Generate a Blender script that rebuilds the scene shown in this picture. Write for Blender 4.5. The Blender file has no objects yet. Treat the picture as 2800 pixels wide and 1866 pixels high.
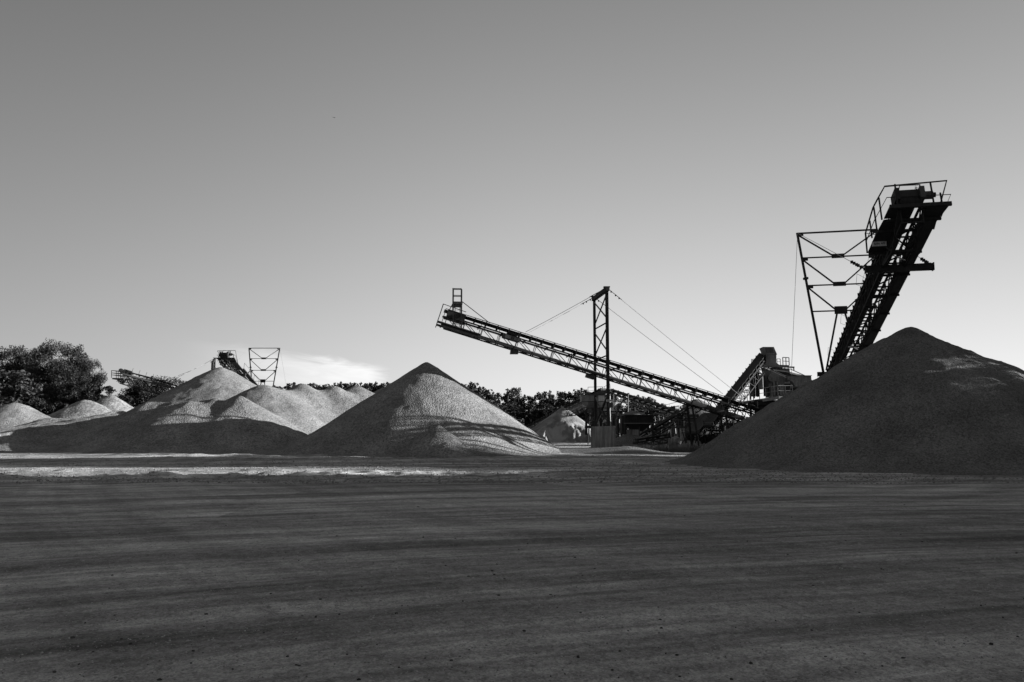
import bpy, math, random
import numpy as np
from mathutils import Vector, Matrix

S = bpy.context.scene
COL = S.collection
rnd = random.Random(7)
npr = np.random.default_rng(11)

# ------------------------------------------------------------------ camera
FPX = 2178.0            # focal length in pixels of the 2800 px wide photograph
CAMH = 1.7
PITCH = math.atan(249.0 / FPX)
cam = bpy.data.objects.new('camera', bpy.data.cameras.new('camera'))
COL.objects.link(cam)
cam.data.sensor_width = 36.0
cam.data.lens = 36.0 * FPX / 2800.0
cam.data.clip_start = 0.1
cam.data.clip_end = 12000.0
cam.location = (0, 0, CAMH)
cam.rotation_euler = (math.radians(90) + PITCH, 0, 0)
S.camera = cam

# ------------------------------------------------------------------ light
SUN_EL = math.radians(11.0)
SUN_AZ = math.radians(3.4)       # measured from +X towards +Y (away from the camera)
SUN_DIR = Vector((math.cos(SUN_EL) * math.cos(SUN_AZ), math.cos(SUN_EL) * math.sin(SUN_AZ), math.sin(SUN_EL)))
sun = bpy.data.objects.new('sun', bpy.data.lights.new('sun', 'SUN'))
COL.objects.link(sun)
sun.data.energy = 3.6
sun.data.angle = math.radians(0.5)
sun.data.color = (1.0, 1.0, 1.0)
sun.rotation_euler = SUN_DIR.to_track_quat('Z', 'Y').to_euler()

W = bpy.data.worlds.new('World')
S.world = W
W.use_nodes = True
nt = W.node_tree
nt.nodes.clear()
N = nt.nodes.new
L = nt.links.new
def wmath(op, a, b=None, c=None, clamp=False):
    m = N('ShaderNodeMath'); m.operation = op; m.use_clamp = clamp
    for i, v in enumerate((a, b, c)):
        if v is None: continue
        if isinstance(v, (int, float)): m.inputs[i].default_value = v
        else: L(v, m.inputs[i])
    return m.outputs[0]
sky = N('ShaderNodeTexSky'); sky.sky_type = 'NISHITA'; sky.sun_disc = False
sky.sun_elevation = SUN_EL; sky.sun_rotation = math.pi / 2 - SUN_AZ
sky.air_density = 1.0; sky.dust_density = 1.0; sky.ozone_density = 1.0
bw = N('ShaderNodeRGBToBW'); L(sky.outputs[0], bw.inputs[0])
tc = N('ShaderNodeTexCoord')
sep = N('ShaderNodeSeparateXYZ'); L(tc.outputs['Generated'], sep.inputs[0])
dx, dy, dz = sep.outputs
az = wmath('ARCTAN2', dx, dy)                      # azimuth from +Y
el = wmath('ARCSINE', dz)
# thin high cloud low over the tree line
comb = N('ShaderNodeCombineXYZ')
L(wmath('MULTIPLY', az, 14.0), comb.inputs[0]); L(wmath('ADD', wmath('MULTIPLY', el, 75.0), wmath('MULTIPLY', az, 9.0)), comb.inputs[1])
cn = N('ShaderNodeTexNoise'); cn.inputs['Scale'].default_value = 1.0; cn.inputs['Detail'].default_value = 6
cn.inputs['Roughness'].default_value = 0.55; cn.inputs['Distortion'].default_value = 0.6
L(comb.outputs[0], cn.inputs['Vector'])
def smooth(x, a, b):
    r = N('ShaderNodeMapRange'); r.interpolation_type = 'SMOOTHSTEP'
    L(x, r.inputs[0]); r.inputs[1].default_value = a; r.inputs[2].default_value = b
    return r.outputs[0]
# cloud top falls off towards its right end
topline = wmath('ADD', wmath('MULTIPLY', az, -0.12), 0.066)
topn = wmath('ADD', topline, wmath('MULTIPLY', wmath('SUBTRACT', cn.outputs[0], 0.5), 0.030))
m_top = smooth(wmath('SUBTRACT', topn, el), 0.0, 0.012)
m_bot = smooth(el, 0.025, 0.075)
m_l = smooth(az, -0.41, -0.30)
m_r = wmath('SUBTRACT', 1.0, smooth(wmath('ADD', az, wmath('MULTIPLY', wmath('SUBTRACT', cn.outputs[0], 0.5), 0.12)), -0.185, -0.15))
cm = wmath('MULTIPLY', wmath('MULTIPLY', m_top, m_bot), wmath('MULTIPLY', m_l, m_r))
cm = wmath('MULTIPLY', cm, wmath('MULTIPLY', wmath('ADD', 0.35, wmath('MULTIPLY', cn.outputs[0], 1.1)), wmath('ADD', 0.55, wmath('MULTIPLY', smooth(az, -0.36, -0.19), 0.75))))
vd = N('ShaderNodeVectorMath'); vd.operation = 'DOT_PRODUCT'; L(tc.outputs['Generated'], vd.inputs[0]); vd.inputs[1].default_value = SUN_DIR
fwd = wmath('EXPONENT', wmath('MULTIPLY', wmath('SMOOTH_MIN', vd.outputs['Value'], 0.10, 0.35), 1.0))       # hazy air glows towards the sun
high = wmath('EXPONENT', wmath('MULTIPLY', wmath('SMOOTH_MIN', el, 0.56, 0.08), -2.35))   # skies seen through a dark filter fall off with height
SKYGAIN = wmath('MULTIPLY', wmath('MULTIPLY', fwd, high), wmath('ADD', 3.45, wmath('MULTIPLY', cm, 1.4)))
bg = N('ShaderNodeBackground')
L(wmath('MULTIPLY', wmath('POWER', bw.outputs[0], 0.12), SKYGAIN), bg.inputs['Color'])
bg.inputs['Strength'].default_value = 0.05
out = N('ShaderNodeOutputWorld'); L(bg.outputs[0], out.inputs[0])

S.view_settings.view_transform = 'Standard'
S.view_settings.look = 'None'
S.view_settings.exposure = 2.15
S.view_settings.gamma = 1.0
S.view_settings.use_curve_mapping = False

# ------------------------------------------------------------------ helpers
FW = Vector((0, math.cos(PITCH), math.sin(PITCH)))
UPV = Vector((0, -math.sin(PITCH), math.cos(PITCH)))
def at(px, py, Y):
    """world point seen at photo pixel (px,py) lying at distance Y in front of the camera"""
    d = FW + UPV * ((933 - py) / FPX) + Vector((1, 0, 0)) * ((px - 1400) / FPX)
    return Vector((0, 0, CAMH)) + d * (Y / d.y)
Z = Vector((0, 0, 1)); X = Vector((1, 0, 0)); Yv = Vector((0, 1, 0))

def nmat(name):
    m = bpy.data.materials.new(name); m.use_nodes = True
    t = m.node_tree; t.nodes.clear()
    return m, t
class NT:
    def __init__(s, name):
        s.m, s.t = nmat(name); s.N = s.t.nodes.new; s.L = s.t.links.new
        s.pos = s.N('ShaderNodeNewGeometry').outputs['Position']
    def n(s, scale, detail=3, rough=0.55, vec=None, dist=0.0):
        x = s.N('ShaderNodeTexNoise'); x.inputs['Scale'].default_value = scale
        x.inputs['Detail'].default_value = detail; x.inputs['Roughness'].default_value = rough
        x.inputs['Distortion'].default_value = dist
        s.L(vec or s.pos, x.inputs['Vector']); return x.outputs[0]
    def vor(s, scale, out='Color', feature='F1', rnd_=1.0, vec=None):
        x = s.N('ShaderNodeTexVoronoi'); x.feature = feature; x.inputs['Scale'].default_value = scale
        x.inputs['Randomness'].default_value = rnd_
        s.L(vec or s.pos, x.inputs['Vector']); return x.outputs[out]
    def mapv(s, sc, rot=(0, 0, 0), vec=None):
        x = s.N('ShaderNodeMapping'); x.inputs['Scale'].default_value = sc; x.inputs['Rotation'].default_value = rot
        s.L(vec or s.pos, x.inputs['Vector']); return x.outputs[0]
    def math(s, op, a, b=None, clamp=False):
        m = s.N('ShaderNodeMath'); m.operation = op; m.use_clamp = clamp
        for i, v in enumerate((a, b)):
            if v is None: continue
            if isinstance(v, (int, float)): m.inputs[i].default_value = v
            else: s.L(v, m.inputs[i])
        return m.outputs[0]
    def rng(s, x, a, b, c, d):
        r = s.N('ShaderNodeMapRange'); s.L(x, r.inputs[0])
        for i, v in enumerate((a, b, c, d)): r.inputs[i + 1].default_value = v
        return r.outputs[0]
    def bump(s, h, strength, dist, normal=None):
        b = s.N('ShaderNodeBump'); b.inputs['Strength'].default_value = strength; b.inputs['Distance'].default_value = dist
        s.L(h, b.inputs['Height'])
        if normal: s.L(normal, b.inputs['Normal'])
        return b.outputs[0]
    def out(s, col, rough=0.8, normal=None, metallic=0.0, spec=0.3, trans=None):
        p = s.N('ShaderNodeBsdfPrincipled')
        if isinstance(col, (int, float)): p.inputs['Base Color'].default_value = (col, col, col, 1)
        else: s.L(col, p.inputs['Base Color'])
        if isinstance(rough, (int, float)): p.inputs['Roughness'].default_value = rough
        else: s.L(rough, p.inputs['Roughness'])
        p.inputs['Metallic'].default_value = metallic
        p.inputs['Specular IOR Level'].default_value = spec
        if normal: s.L(normal, p.inputs['Normal'])
        o = s.N('ShaderNodeOutputMaterial')
        if trans:
            tr = s.N('ShaderNodeBsdfTranslucent'); tr.inputs[0].default_value = (trans[0],) * 3 + (1,)
            mx = s.N('ShaderNodeMixShader'); mx.inputs[0].default_value = trans[1]
            s.L(p.outputs[0], mx.inputs[1]); s.L(tr.outputs[0], mx.inputs[2]); s.L(mx.outputs[0], o.inputs[0])
        else:
            s.L(p.outputs[0], o.inputs[0])
        return s.m

def gravel_mat(name, base, contrast=0.52, grain=8.0):
    t = NT(name)
    v = t.vor(grain, 'Color'); bwn = t.N('ShaderNodeRGBToBW'); t.L(v, bwn.inputs[0])
    v2 = t.vor(grain * 2.3, 'Color'); bw2 = t.N('ShaderNodeRGBToBW'); t.L(v2, bw2.inputs[0])
    f = t.n(0.35, 4)
    k = t.math('ADD', t.math('MULTIPLY', bwn.outputs[0], 0.5), t.math('MULTIPLY', bw2.outputs[0], 0.5))
    c = t.rng(k, 0.2, 0.8, base * (1 - contrast), base * (1 + contrast))
    c = t.math('MULTIPLY', c, t.rng(f, 0.3, 0.7, 0.72, 1.28))
    h = t.math('ADD', t.math('MULTIPLY', t.vor(grain, 'Distance'), -1.0), t.math('MULTIPLY', t.n(grain * 1.2, 3, 0.7), 0.8))
    nrm = t.bump(h, 0.75, 0.06)
    nrm = t.bump(t.n(1.6, 4, 0.6), 0.5, 0.10, nrm)
    return t.out(c, 0.95, nrm, spec=0.1)

def metal_mat(name, base, rust=0.35, rough=0.55, scale=1.5, spec=0.35):
    t = NT(name)
    f = t.n(scale, 5, 0.65); g = t.n(scale * 7, 3)
    c = t.math('MULTIPLY', t.rng(f, 0.3, 0.7, base * (1 - rust), base * (1 + rust)), t.rng(g, 0.3, 0.7, 0.85, 1.15))
    st = t.n(1.0, 3, 0.6, t.mapv((6, 6, 0.5)))
    c = t.math('MULTIPLY', c, t.rng(st, 0.35, 0.65, 0.75, 1.15))
    return t.out(c, t.rng(f, 0.3, 0.7, rough - 0.1, rough + 0.15), t.bump(g, 0.25, 0.01), spec=spec)

M = {}
M['steel'] = metal_mat('dark_painted_steel', 0.024, 0.35, 0.8, 1.5, 0.12)
M['rail'] = metal_mat('galvanised_rail_steel', 0.07, 0.3, 0.5)
M['rubber'] = metal_mat('belt_rubber', 0.022, 0.3, 0.75)
M['plate'] = metal_mat('steel_plate', 0.042, 0.4, 0.6)
M['paint'] = metal_mat('pale_rail_paint', 0.30, 0.2, 0.7, 1.0, 0.2)
M['panel'] = metal_mat('tower_sheet_metal', 0.14, 0.3, 0.7, 1.0, 0.2)
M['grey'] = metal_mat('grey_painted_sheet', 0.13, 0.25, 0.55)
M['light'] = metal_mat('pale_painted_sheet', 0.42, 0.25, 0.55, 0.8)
M['sign'] = metal_mat('pale_sign_sheet', 0.5, 0.08, 0.5)
M['ink'] = metal_mat('black_print', 0.02, 0.1, 0.6)
M['cable'] = metal_mat('wire_rope', 0.18, 0.2, 0.4)
M['bird'] = metal_mat('dark_feathers', 0.02, 0.2, 0.8)
M['pile'] = gravel_mat('crushed_gravel', 0.145)
M['pile_dark'] = gravel_mat('dark_chippings', 0.12, 0.5, 13.0)
M['pile_far'] = gravel_mat('pale_gravel', 0.16, 0.5, 3.0)

def sand_material():
    t = NT('damp_and_dry_sand')
    f = t.n(0.5, 5, 0.6, dist=0.6); g = t.n(14, 4, 0.7)
    wet = t.rng(f, 0.42, 0.56, 0.13, 0.24)
    c = t.math('MULTIPLY', wet, t.rng(g, 0.3, 0.7, 0.85, 1.15))
    return t.out(c, 0.95, t.bump(t.n(2.0, 6, 0.65), 0.6, 0.2), spec=0.1)
M['sand'] = sand_material()

def concrete_material():
    t = NT('weathered_concrete')
    st = t.n(1.0, 5, 0.6, t.mapv((5.0, 5.0, 0.35)))
    f = t.n(1.2, 5, 0.6)
    c = t.math('MULTIPLY', t.rng(st, 0.35, 0.65, 0.09, 0.26), t.rng(f, 0.3, 0.7, 0.75, 1.15))
    return t.out(c, 0.9, t.bump(t.n(8, 5, 0.7), 0.4, 0.03), spec=0.15)
M['concrete'] = concrete_material()

def ground_material():
    t = NT('packed_gravel_yard')
    # wheel tracks sweep round in wide arcs in front of the camera
    sp = t.N('ShaderNodeSeparateXYZ'); t.L(t.pos, sp.inputs[0])
    x_ = t.math('SUBTRACT', sp.outputs[0], 15.0); y_ = t.math('ADD', sp.outputs[1], 34.0)
    r_ = t.math('SQRT', t.math('ADD', t.math('MULTIPLY', x_, x_), t.math('MULTIPLY', y_, y_)))
    a_ = t.math('ARCTAN2', x_, y_)
    cb = t.N('ShaderNodeCombineXYZ'); t.L(r_, cb.inputs[0]); t.L(t.math('MULTIPLY', a_, 2.5), cb.inputs[1])
    s1 = t.n(0.75, 4, 0.6, cb.outputs[0], 0.25)
    s2 = t.n(2.6, 3, 0.6, cb.outputs[0], 0.15)
    y2 = t.math('SUBTRACT', sp.outputs[1], 70.0); x2 = t.math('SUBTRACT', sp.outputs[0], 70.0)
    r2 = t.math('SQRT', t.math('ADD', t.math('MULTIPLY', x2, x2), t.math('MULTIPLY', y2, y2)))
    cb2 = t.N('ShaderNodeCombineXYZ'); t.L(r2, cb2.inputs[0]); t.L(t.math('MULTIPLY', t.math('ARCTAN2', x2, y2), 4.0), cb2.inputs[1])
    s3 = t.n(1.1, 3, 0.6, cb2.outputs[0], 0.2)
    track = t.math('MULTIPLY', t.rng(s1, 0.36, 0.62, 0.62, 1.40), t.rng(s2, 0.40, 0.60, 0.82, 1.16))
    track = t.math('MULTIPLY', track, t.rng(s3, 0.35, 0.65, 0.82, 1.16))
    x4 = t.math('ADD', sp.outputs[0], 6.0); y4 = t.math('SUBTRACT', sp.outputs[1], 46.0)
    r4 = t.math('SQRT', t.math('ADD', t.math('MULTIPLY', x4, x4), t.math('MULTIPLY', y4, y4)))
    cb4 = t.N('ShaderNodeCombineXYZ'); t.L(r4, cb4.inputs[0]); t.L(t.math('MULTIPLY', t.math('ARCTAN2', x4, y4), 3.0), cb4.inputs[1])
    s4 = t.n(0.9, 4, 0.6, cb4.outputs[0], 0.2)
    s5 = t.n(7.0, 2, 0.5, cb.outputs[0], 0.05)
    track = t.math('MULTIPLY', track, t.rng(s5, 0.38, 0.62, 0.88, 1.12))
    track = t.math('MULTIPLY', track, t.rng(s4, 0.38, 0.62, 0.80, 1.18))
    big = t.n(0.12, 4, 0.6)
    def cell(sc):
        v = t.vor(sc, 'Color'); b = t.N('ShaderNodeRGBToBW'); t.L(v, b.inputs[0]); return b.outputs[0]
    k = t.math('ADD', t.math('MULTIPLY', cell(9), 0.25), t.math('ADD', t.math('MULTIPLY', cell(30), 0.35), t.math('MULTIPLY', cell(70), 0.4)))
    c = t.rng(k, 0.2, 0.8, 0.16, 0.42)
    c = t.math('MULTIPLY', c, track)
    c = t.math('MULTIPLY', c, t.rng(big, 0.35, 0.65, 0.85, 1.15))
    # scattered dark crumbs
    crumbs = t.rng(t.n(60, 2, 0.5), 0.68, 0.74, 1.0, 0.5)
    h = t.math('ADD', t.math('MULTIPLY', t.vor(38, 'Distance'), -0.5), t.math('MULTIPLY', t.n(12, 5, 0.7), 1.0))
    nrm = t.bump(h, 1.0, 0.05)
    nrm = t.bump(t.math('ADD', s2, t.n(1.4, 5, 0.65)), 0.5, 0.06, nrm)
    return t.out(c, 0.95, nrm, spec=0.12)
M['ground'] = ground_material()

def leaf_material(name, base, tr):
    t = NT(name)
    c = t.rng(t.n(0.9, 3), 0.3, 0.7, base * 0.6, base * 1.5)
    return t.out(c, 0.6, spec=0.25, trans=(tr, 0.25))
M['leaf'] = leaf_material('dark_foliage', 0.019, 0.02)
M['leaf_light'] = leaf_material('silvery_foliage', 0.034, 0.034)
M['grass'] = leaf_material('dry_grass', 0.12, 0.12)
def bark_material():
    t = NT('pale_bark')
    return t.out(t.rng(t.n(3, 4, 0.6, t.mapv((3, 3, 0.6))), 0.35, 0.65, 0.04, 0.15), 0.9, spec=0.1)
M['bark'] = bark_material()

# ---- object plumbing -------------------------------------------------
WM = {}
def put(name, mesh, mw, parent=None):
    o = bpy.data.objects.new(name, mesh); COL.objects.link(o)
    o.matrix_basis = mw; WM[o] = mw.copy()
    if parent is not None:
        o.parent = parent
        o.matrix_parent_inverse = WM[parent].inverted()
    return o
def thing(name, loc, label, cat, group=None):
    o = put(name, None, Matrix.Translation(loc))
    return tag(o, label, cat, group)
def tag(o, label=None, cat=None, group=None, kind=None):
    if label: o['label'] = label
    if cat: o['category'] = cat
    if group: o['group'] = group
    if kind: o['kind'] = kind
    return o
def mesh_from(name, verts, faces, mat, smooth=False):
    me = bpy.data.meshes.new(name)
    me.from_pydata([tuple(v) for v in verts], [], faces)
    me.materials.append(mat)
    if smooth:
        me.polygons.foreach_set('use_smooth', [True] * len(me.polygons))
    me.update()
    return me
UNIT = {}
def unit_box(mat):
    k = ('b', mat)
    if k not in UNIT:
        v = [(x, y, z) for x in (-.5, .5) for y in (-.5, .5) for z in (-.5, .5)]
        f = [(0, 1, 3, 2), (4, 6, 7, 5), (0, 4, 5, 1), (2, 3, 7, 6), (0, 2, 6, 4), (1, 5, 7, 3)]
        UNIT[k] = mesh_from('box_section', v, f, M[mat])
    return UNIT[k]
def unit_cyl(mat, n=10):
    k = ('c', mat, n)
    if k not in UNIT:
        v = []; f = []
        for i in range(n):
            a = 2 * math.pi * i / n
            v += [(.5 * math.cos(a), .5 * math.sin(a), -.5), (.5 * math.cos(a), .5 * math.sin(a), .5)]
        for i in range(n):
            j = (i + 1) % n
            f.append((2 * i, 2 * j, 2 * j + 1, 2 * i + 1))
        f.append(tuple(2 * i for i in range(n))[::-1]); f.append(tuple(2 * i + 1 for i in range(n)))
        UNIT[k] = mesh_from('round_section', v, f, M[mat])
    return UNIT[k]
def basis(C, ex, ey, ez):
    m = Matrix.Identity(4)
    for i, e in enumerate((ex, ey, ez)):
        m[0][i], m[1][i], m[2][i] = e
    m[0][3], m[1][3], m[2][3] = C
    return m
def frame_of(p, q, up=None):
    z = (q - p).normalized()
    u = up if up is not None else Z
    x = u.cross(z)
    if x.length < 1e-3: x = X.cross(z)
    if x.length < 1e-3: x = Yv.cross(z)
    x.normalize(); y = z.cross(x)
    return x, y, z
def bar(parent, name, p, q, w, h=None, mat='steel', up=None, rnd_=False):
    """one straight member from p to q (w across, h along 'up')"""
    x, y, z = frame_of(p, q, up)
    h = h or w
    return put(name, (unit_cyl if rnd_ else unit_box)(mat), basis((p + q) / 2, x * w, y * h, z * (q - p).length), parent)
def slab(parent, name, C, ex, ey, ez, mat='plate'):
    return put(name, unit_box(mat), basis(C, ex, ey, ez), parent)
class MB:
    def __init__(s): s.v = []; s.f = []
    def add(s, vs, fs):
        o = len(s.v); s.v += [Vector(v) for v in vs]; s.f += [tuple(i + o for i in f) for f in fs]
    def box(s, C, ex, ey, ez):
        vs = [C + ex * a + ey * b + ez * c for a in (-.5, .5) for b in (-.5, .5) for c in (-.5, .5)]
        s.add(vs, [(0, 1, 3, 2), (4, 6, 7, 5), (0, 4, 5, 1), (2, 3, 7, 6), (0, 2, 6, 4), (1, 5, 7, 3)])
    def bar(s, p, q, w, h=None, up=None):
        x, y, z = frame_of(p, q, up); s.box((p + q) / 2, x * w, y * (h or w), q - p)
    def tube(s, pts, r, n=6, r2=None):
        pts = [Vector(p) for p in pts]; o = len(s.v); k = len(pts)
        px = None
        for i, p in enumerate(pts):
            d = (pts[min(i + 1, k - 1)] - pts[max(i - 1, 0)]).normalized()
            if px is None:
                px = d.orthogonal().normalized()
            px = (px - d * px.dot(d)).normalized(); py = d.cross(px)
            rr = r if r2 is None else r + (r2 - r) * i / (k - 1)
            for j in range(n):
                a = 2 * math.pi * j / n
                s.v.append(p + px * (rr * math.cos(a)) + py * (rr * math.sin(a)))
        for i in range(k - 1):
            for j in range(n):
                j2 = (j + 1) % n
                s.f.append((o + i * n + j, o + i * n + j2, o + (i + 1) * n + j2, o + (i + 1) * n + j))
        s.f.append(tuple(o + j for j in range(n))[::-1]); s.f.append(tuple(o + (k - 1) * n + j for j in range(n)))
    def prism(s, poly, ext):
        n = len(poly); vs = [Vector(p) for p in poly] + [Vector(p) + ext for p in poly]
        s.add(vs, [tuple(range(n))[::-1], tuple(range(n, 2 * n))] + [(i, (i + 1) % n, n + (i + 1) % n, n + i) for i in range(n)])
    def build(s, name, mat, parent=None, origin=None, smooth=False):
        o = Vector(origin) if origin is not None else (WM[parent].translation.copy() if parent else Vector((0, 0, 0)))
        me = mesh_from(name, [v - o for v in s.v], s.f, M[mat], smooth)
        return put(name, me, Matrix.Translation(o), parent)
def tube(parent, name, pts, r, mat='rail', n=6):
    b = MB(); b.tube(pts, r, n); return b.build(name, mat, parent)
def prism(parent, name, poly, ext, mat='plate'):
    b = MB(); b.prism(poly, ext); return b.build(name, mat, parent)
def cable(parent, name, p, q, r=0.03, sag=0.0, mat='cable'):
    pts = []
    for i in range(9):
        t = i / 8; v = p.lerp(q, t); v = v - Z * (sag * 4 * t * (1 - t)); pts.append(v)
    return tube(parent, name, pts, r, mat, 5)
def copy_tree(o, parent=None, mw=None):
    c = o.copy(); COL.objects.link(c)
    if parent is not None:
        inv = o.matrix_parent_inverse.copy(); c.parent = parent; c.matrix_parent_inverse = inv
    if mw is not None: c.matrix_basis = mw
    for ch in list(o.children): copy_tree(ch, c)
    return c
def text_mesh(parent, body, C, right, up, size, depth, mat):
    cu = bpy.data.curves.new('lettering', 'FONT'); cu.body = body; cu.size = size
    cu.align_x = 'CENTER'; cu.align_y = 'CENTER'; cu.extrude = depth; cu.offset = size * 0.018
    tmp = bpy.data.objects.new('lettering', cu); COL.objects.link(tmp)
    dg = bpy.context.evaluated_depsgraph_get()
    me = bpy.data.meshes.new_from_object(tmp.evaluated_get(dg))
    bpy.data.objects.remove(tmp); me.materials.clear(); me.materials.append(M[mat])
    return put('lettering', me, basis(C, right, up, right.cross(up)), parent)

# ------------------------------------------------------------------ numpy noise
def vnoise(x, y, seed=0):
    xi = np.floor(x).astype(np.int64); yi = np.floor(y).astype(np.int64)
    xf = x - xi; yf = y - yi
    def h(a, b):
        n = (a * 374761393 + b * 668265263 + seed * 974634777) & 0xffffffff
        n = ((n ^ (n >> 13)) * 1274126177) & 0xffffffff
        n = n ^ (n >> 16)
        return (n & 0xffff) / 65535.0
    u = xf * xf * (3 - 2 * xf); v = yf * yf * (3 - 2 * yf)
    return (h(xi, yi) * (1 - u) + h(xi + 1, yi) * u) * (1 - v) + (h(xi, yi + 1) * (1 - u) + h(xi + 1, yi + 1) * u) * v - 0.5
def fbm(x, y, seed=0, oct=4, gain=0.5):
    t = 0; a = 1.0; f = 1.0
    for i in range(oct):
        t = t + a * vnoise(x * f + 17.3 * i, y * f - 9.1 * i, seed + i); a *= gain; f *= 2.03
    return t
def grid_mesh(name, xs, ys, Zg, mat, keep=None):
    nx, ny = len(xs), len(ys)
    XX, YY = np.meshgrid(xs, ys)
    co = np.stack([XX, YY, Zg], -1).reshape(-1, 3)
    i = np.arange(nx - 1); j = np.arange(ny - 1)
    I, J = np.meshgrid(i, j)
    a = (J * nx + I).ravel()
    q = np.stack([a, a + 1, a + nx + 1, a + nx], -1)
    if keep is not None:
        kq = keep.ravel()[q].any(1); q = q[kq]
        used = np.unique(q); remap = -np.ones(len(co), np.int64); remap[used] = np.arange(len(used))
        co = co[used]; q = remap[q]
    me = bpy.data.meshes.new(name)
    me.vertices.add(len(co)); me.vertices.foreach_set('co', co.astype(np.float32).ravel())
    me.loops.add(q.size); me.loops.foreach_set('vertex_index', q.astype(np.int32).ravel())
    me.polygons.add(len(q)); me.polygons.foreach_set('loop_start', np.arange(0, q.size, 4, dtype=np.int32))
    me.polygons.foreach_set('use_smooth', np.ones(len(q), bool))
    me.update(calc_edges=True); me.validate()
    me.materials.append(M[mat])
    return me

# ------------------------------------------------------------------ ground
def axis(dense0, dense1, step, far0, far1, g=1.25):
    a = list(np.arange(dense0, dense1 + step * .5, step))
    s = step; v = dense1
    while v < far1: s *= g; v += s; a.append(v)
    s = step; v = dense0; pre = []
    while v > far0: s *= g; v -= s; pre.append(v)
    return np.array(pre[::-1] + a)
def ground_height(x, y):
    x = np.clip(x, -400, 400)
    r = np.hypot(x - 15, y + 34)
    a = np.arctan2(x - 15, y + 34)
    near = np.exp(-np.maximum(0, y - 75) / 25.0) * np.exp(-np.maximum(0, np.abs(x) - 45) / 15.0)
    h = 0.05 * fbm(r * 0.8, a * 3, 3, 3) + 0.05 * fbm(x * .25, y * .25, 5, 4)
    h = h + 0.035 * np.clip(fbm(r * 1.7, a * 4, 31, 3) , -.35, .35)
    # ploughed ridges in the sunlit strip on the left
    w = 1.5 * np.exp(-((y - 32.5) / 3.0) ** 2) * (1 / (1 + np.exp((x - 3) / 3.0)))
    h = h + w * 0.22 * np.maximum(-0.1, fbm(x * .55 + y * .45, y * .9 - x * .1, 9, 5, 0.6)) 
    w2 = np.exp(-((y - 57) / 5.0) ** 2) * (1 / (1 + np.exp((x - 5) / 3.0)))
    h = h + w2 * 0.28 * np.maximum(0, fbm(x * .35, y * .5, 21, 5))
    return h * near
gx = axis(-40, 32, 0.16, -3500, 3500); gy = axis(2.0, 72, 0.16, -300, 6000)
XX, YY = np.meshgrid(gx, gy)
g = put('ground', grid_mesh('ground', gx, gy, ground_height(XX, YY), 'ground'), Matrix.Identity(4))
tag(g, 'packed grey gravel yard crossed by sweeping wheel tracks', None, None, 'structure')

# ------------------------------------------------------------------ heaps
def cone(x, y, h, t=0.65, a=0.35, sx=1.0, sy=1.0):
    def f(X_, Y_):
        d2 = ((X_ - x) * sx) ** 2 + ((Y_ - y) * sy) ** 2
        return h + a - np.sqrt(t * t * d2 + a * a)
    return f
def ridge(p, q, h0, h1, t=0.65, a=0.35, wob=0.0, seed=0):
    px_, py_ = p; qx_, qy_ = q; L2 = (qx_ - px_) ** 2 + (qy_ - py_) ** 2
    def f(X_, Y_):
        k = np.clip(((X_ - px_) * (qx_ - px_) + (Y_ - py_) * (qy_ - py_)) / L2, 0, 1)
        d2 = (X_ - px_ - k * (qx_ - px_)) ** 2 + (Y_ - py_ - k * (qy_ - py_)) ** 2
        hh = h0 + (h1 - h0) * k
        if wob: hh = hh + wob * vnoise(k * 7 + seed, k * 0 + seed, seed)
        return hh + a - np.sqrt(t * t * d2 + a * a)
    return f
def heap(name, label, cat, parts, bbox, res, mat, amp=0.10, seed=1, k=0.35, group=None, post=None, smax=0.25):
    xs = np.arange(bbox[0], bbox[1], res); ys = np.arange(bbox[2], bbox[3], res)
    X_, Y_ = np.meshgrid(xs, ys)
    hs = np.stack([p(X_, Y_) for p in parts])
    m = hs.max(0); z = m + smax * np.log(np.exp((hs - m) / smax).sum(0))
    if post is not None: z = post(X_, Y_, z)
    wgt = np.clip(z / 1.5, 0, 1)
    z = z + wgt * (amp * fbm(X_ * .45, Y_ * .45, seed, 4) + amp * .35 * fbm(X_ * 1.7, Y_ * 1.7, seed + 40, 3))
    z = np.where(z / k > 25, z, k * np.log1p(np.exp(np.clip(z / k, -30, 25)))) - 0.06
    keep = z > -0.045
    me = grid_mesh(name, xs, ys, z, mat, keep)
    cx, cy = (bbox[0] + bbox[1]) / 2, (bbox[2] + bbox[3]) / 2
    o = put(name, me, Matrix.Identity(4))
    return tag(o, label, cat, group)

# centre cone under the long conveyor
heap('gravel_pile', 'tall cone of grey gravel below the long rising conveyor, striped by shadows', 'gravel pile',
     [cone(-7.35, 68.6, 7.80, 0.67, 0.16), cone(-9.0, 69, 5.6, 0.60, 0.4), cone(-14.2, 65.5, 2.3, .5, .5), cone(-4.8, 62.3, 2.9, .5, .6)], (-27, 12, 48, 88), 0.17, 'pile', 0.13, 3, 0.3, smax=0.15)
heap('gravel_mound', 'small pointed mound of gravel at the front foot of the tall centre cone', 'gravel mound',
     [cone(-5.35, 57.6, 2.3, 0.70, 0.08), cone(-6.7, 59.5, 1.3, 0.6, 0.15)], (-12, 1, 50, 66), 0.10, 'pile', 0.10, 8, 0.15, smax=.08)
heap('gravel_mound', 'lowest gravel mound with a long flat tail, in front of the pointed mound', 'gravel mound',
     [cone(-4.5, 55.2, 1.1, 0.6, 0.08), ridge((-4.5, 55.2), (-1.2, 56.0), 1.0, .15, .5, .1)], (-9, 2.5, 50, 60), 0.08, 'pile', 0.08, 12, 0.12, smax=.08)
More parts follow.
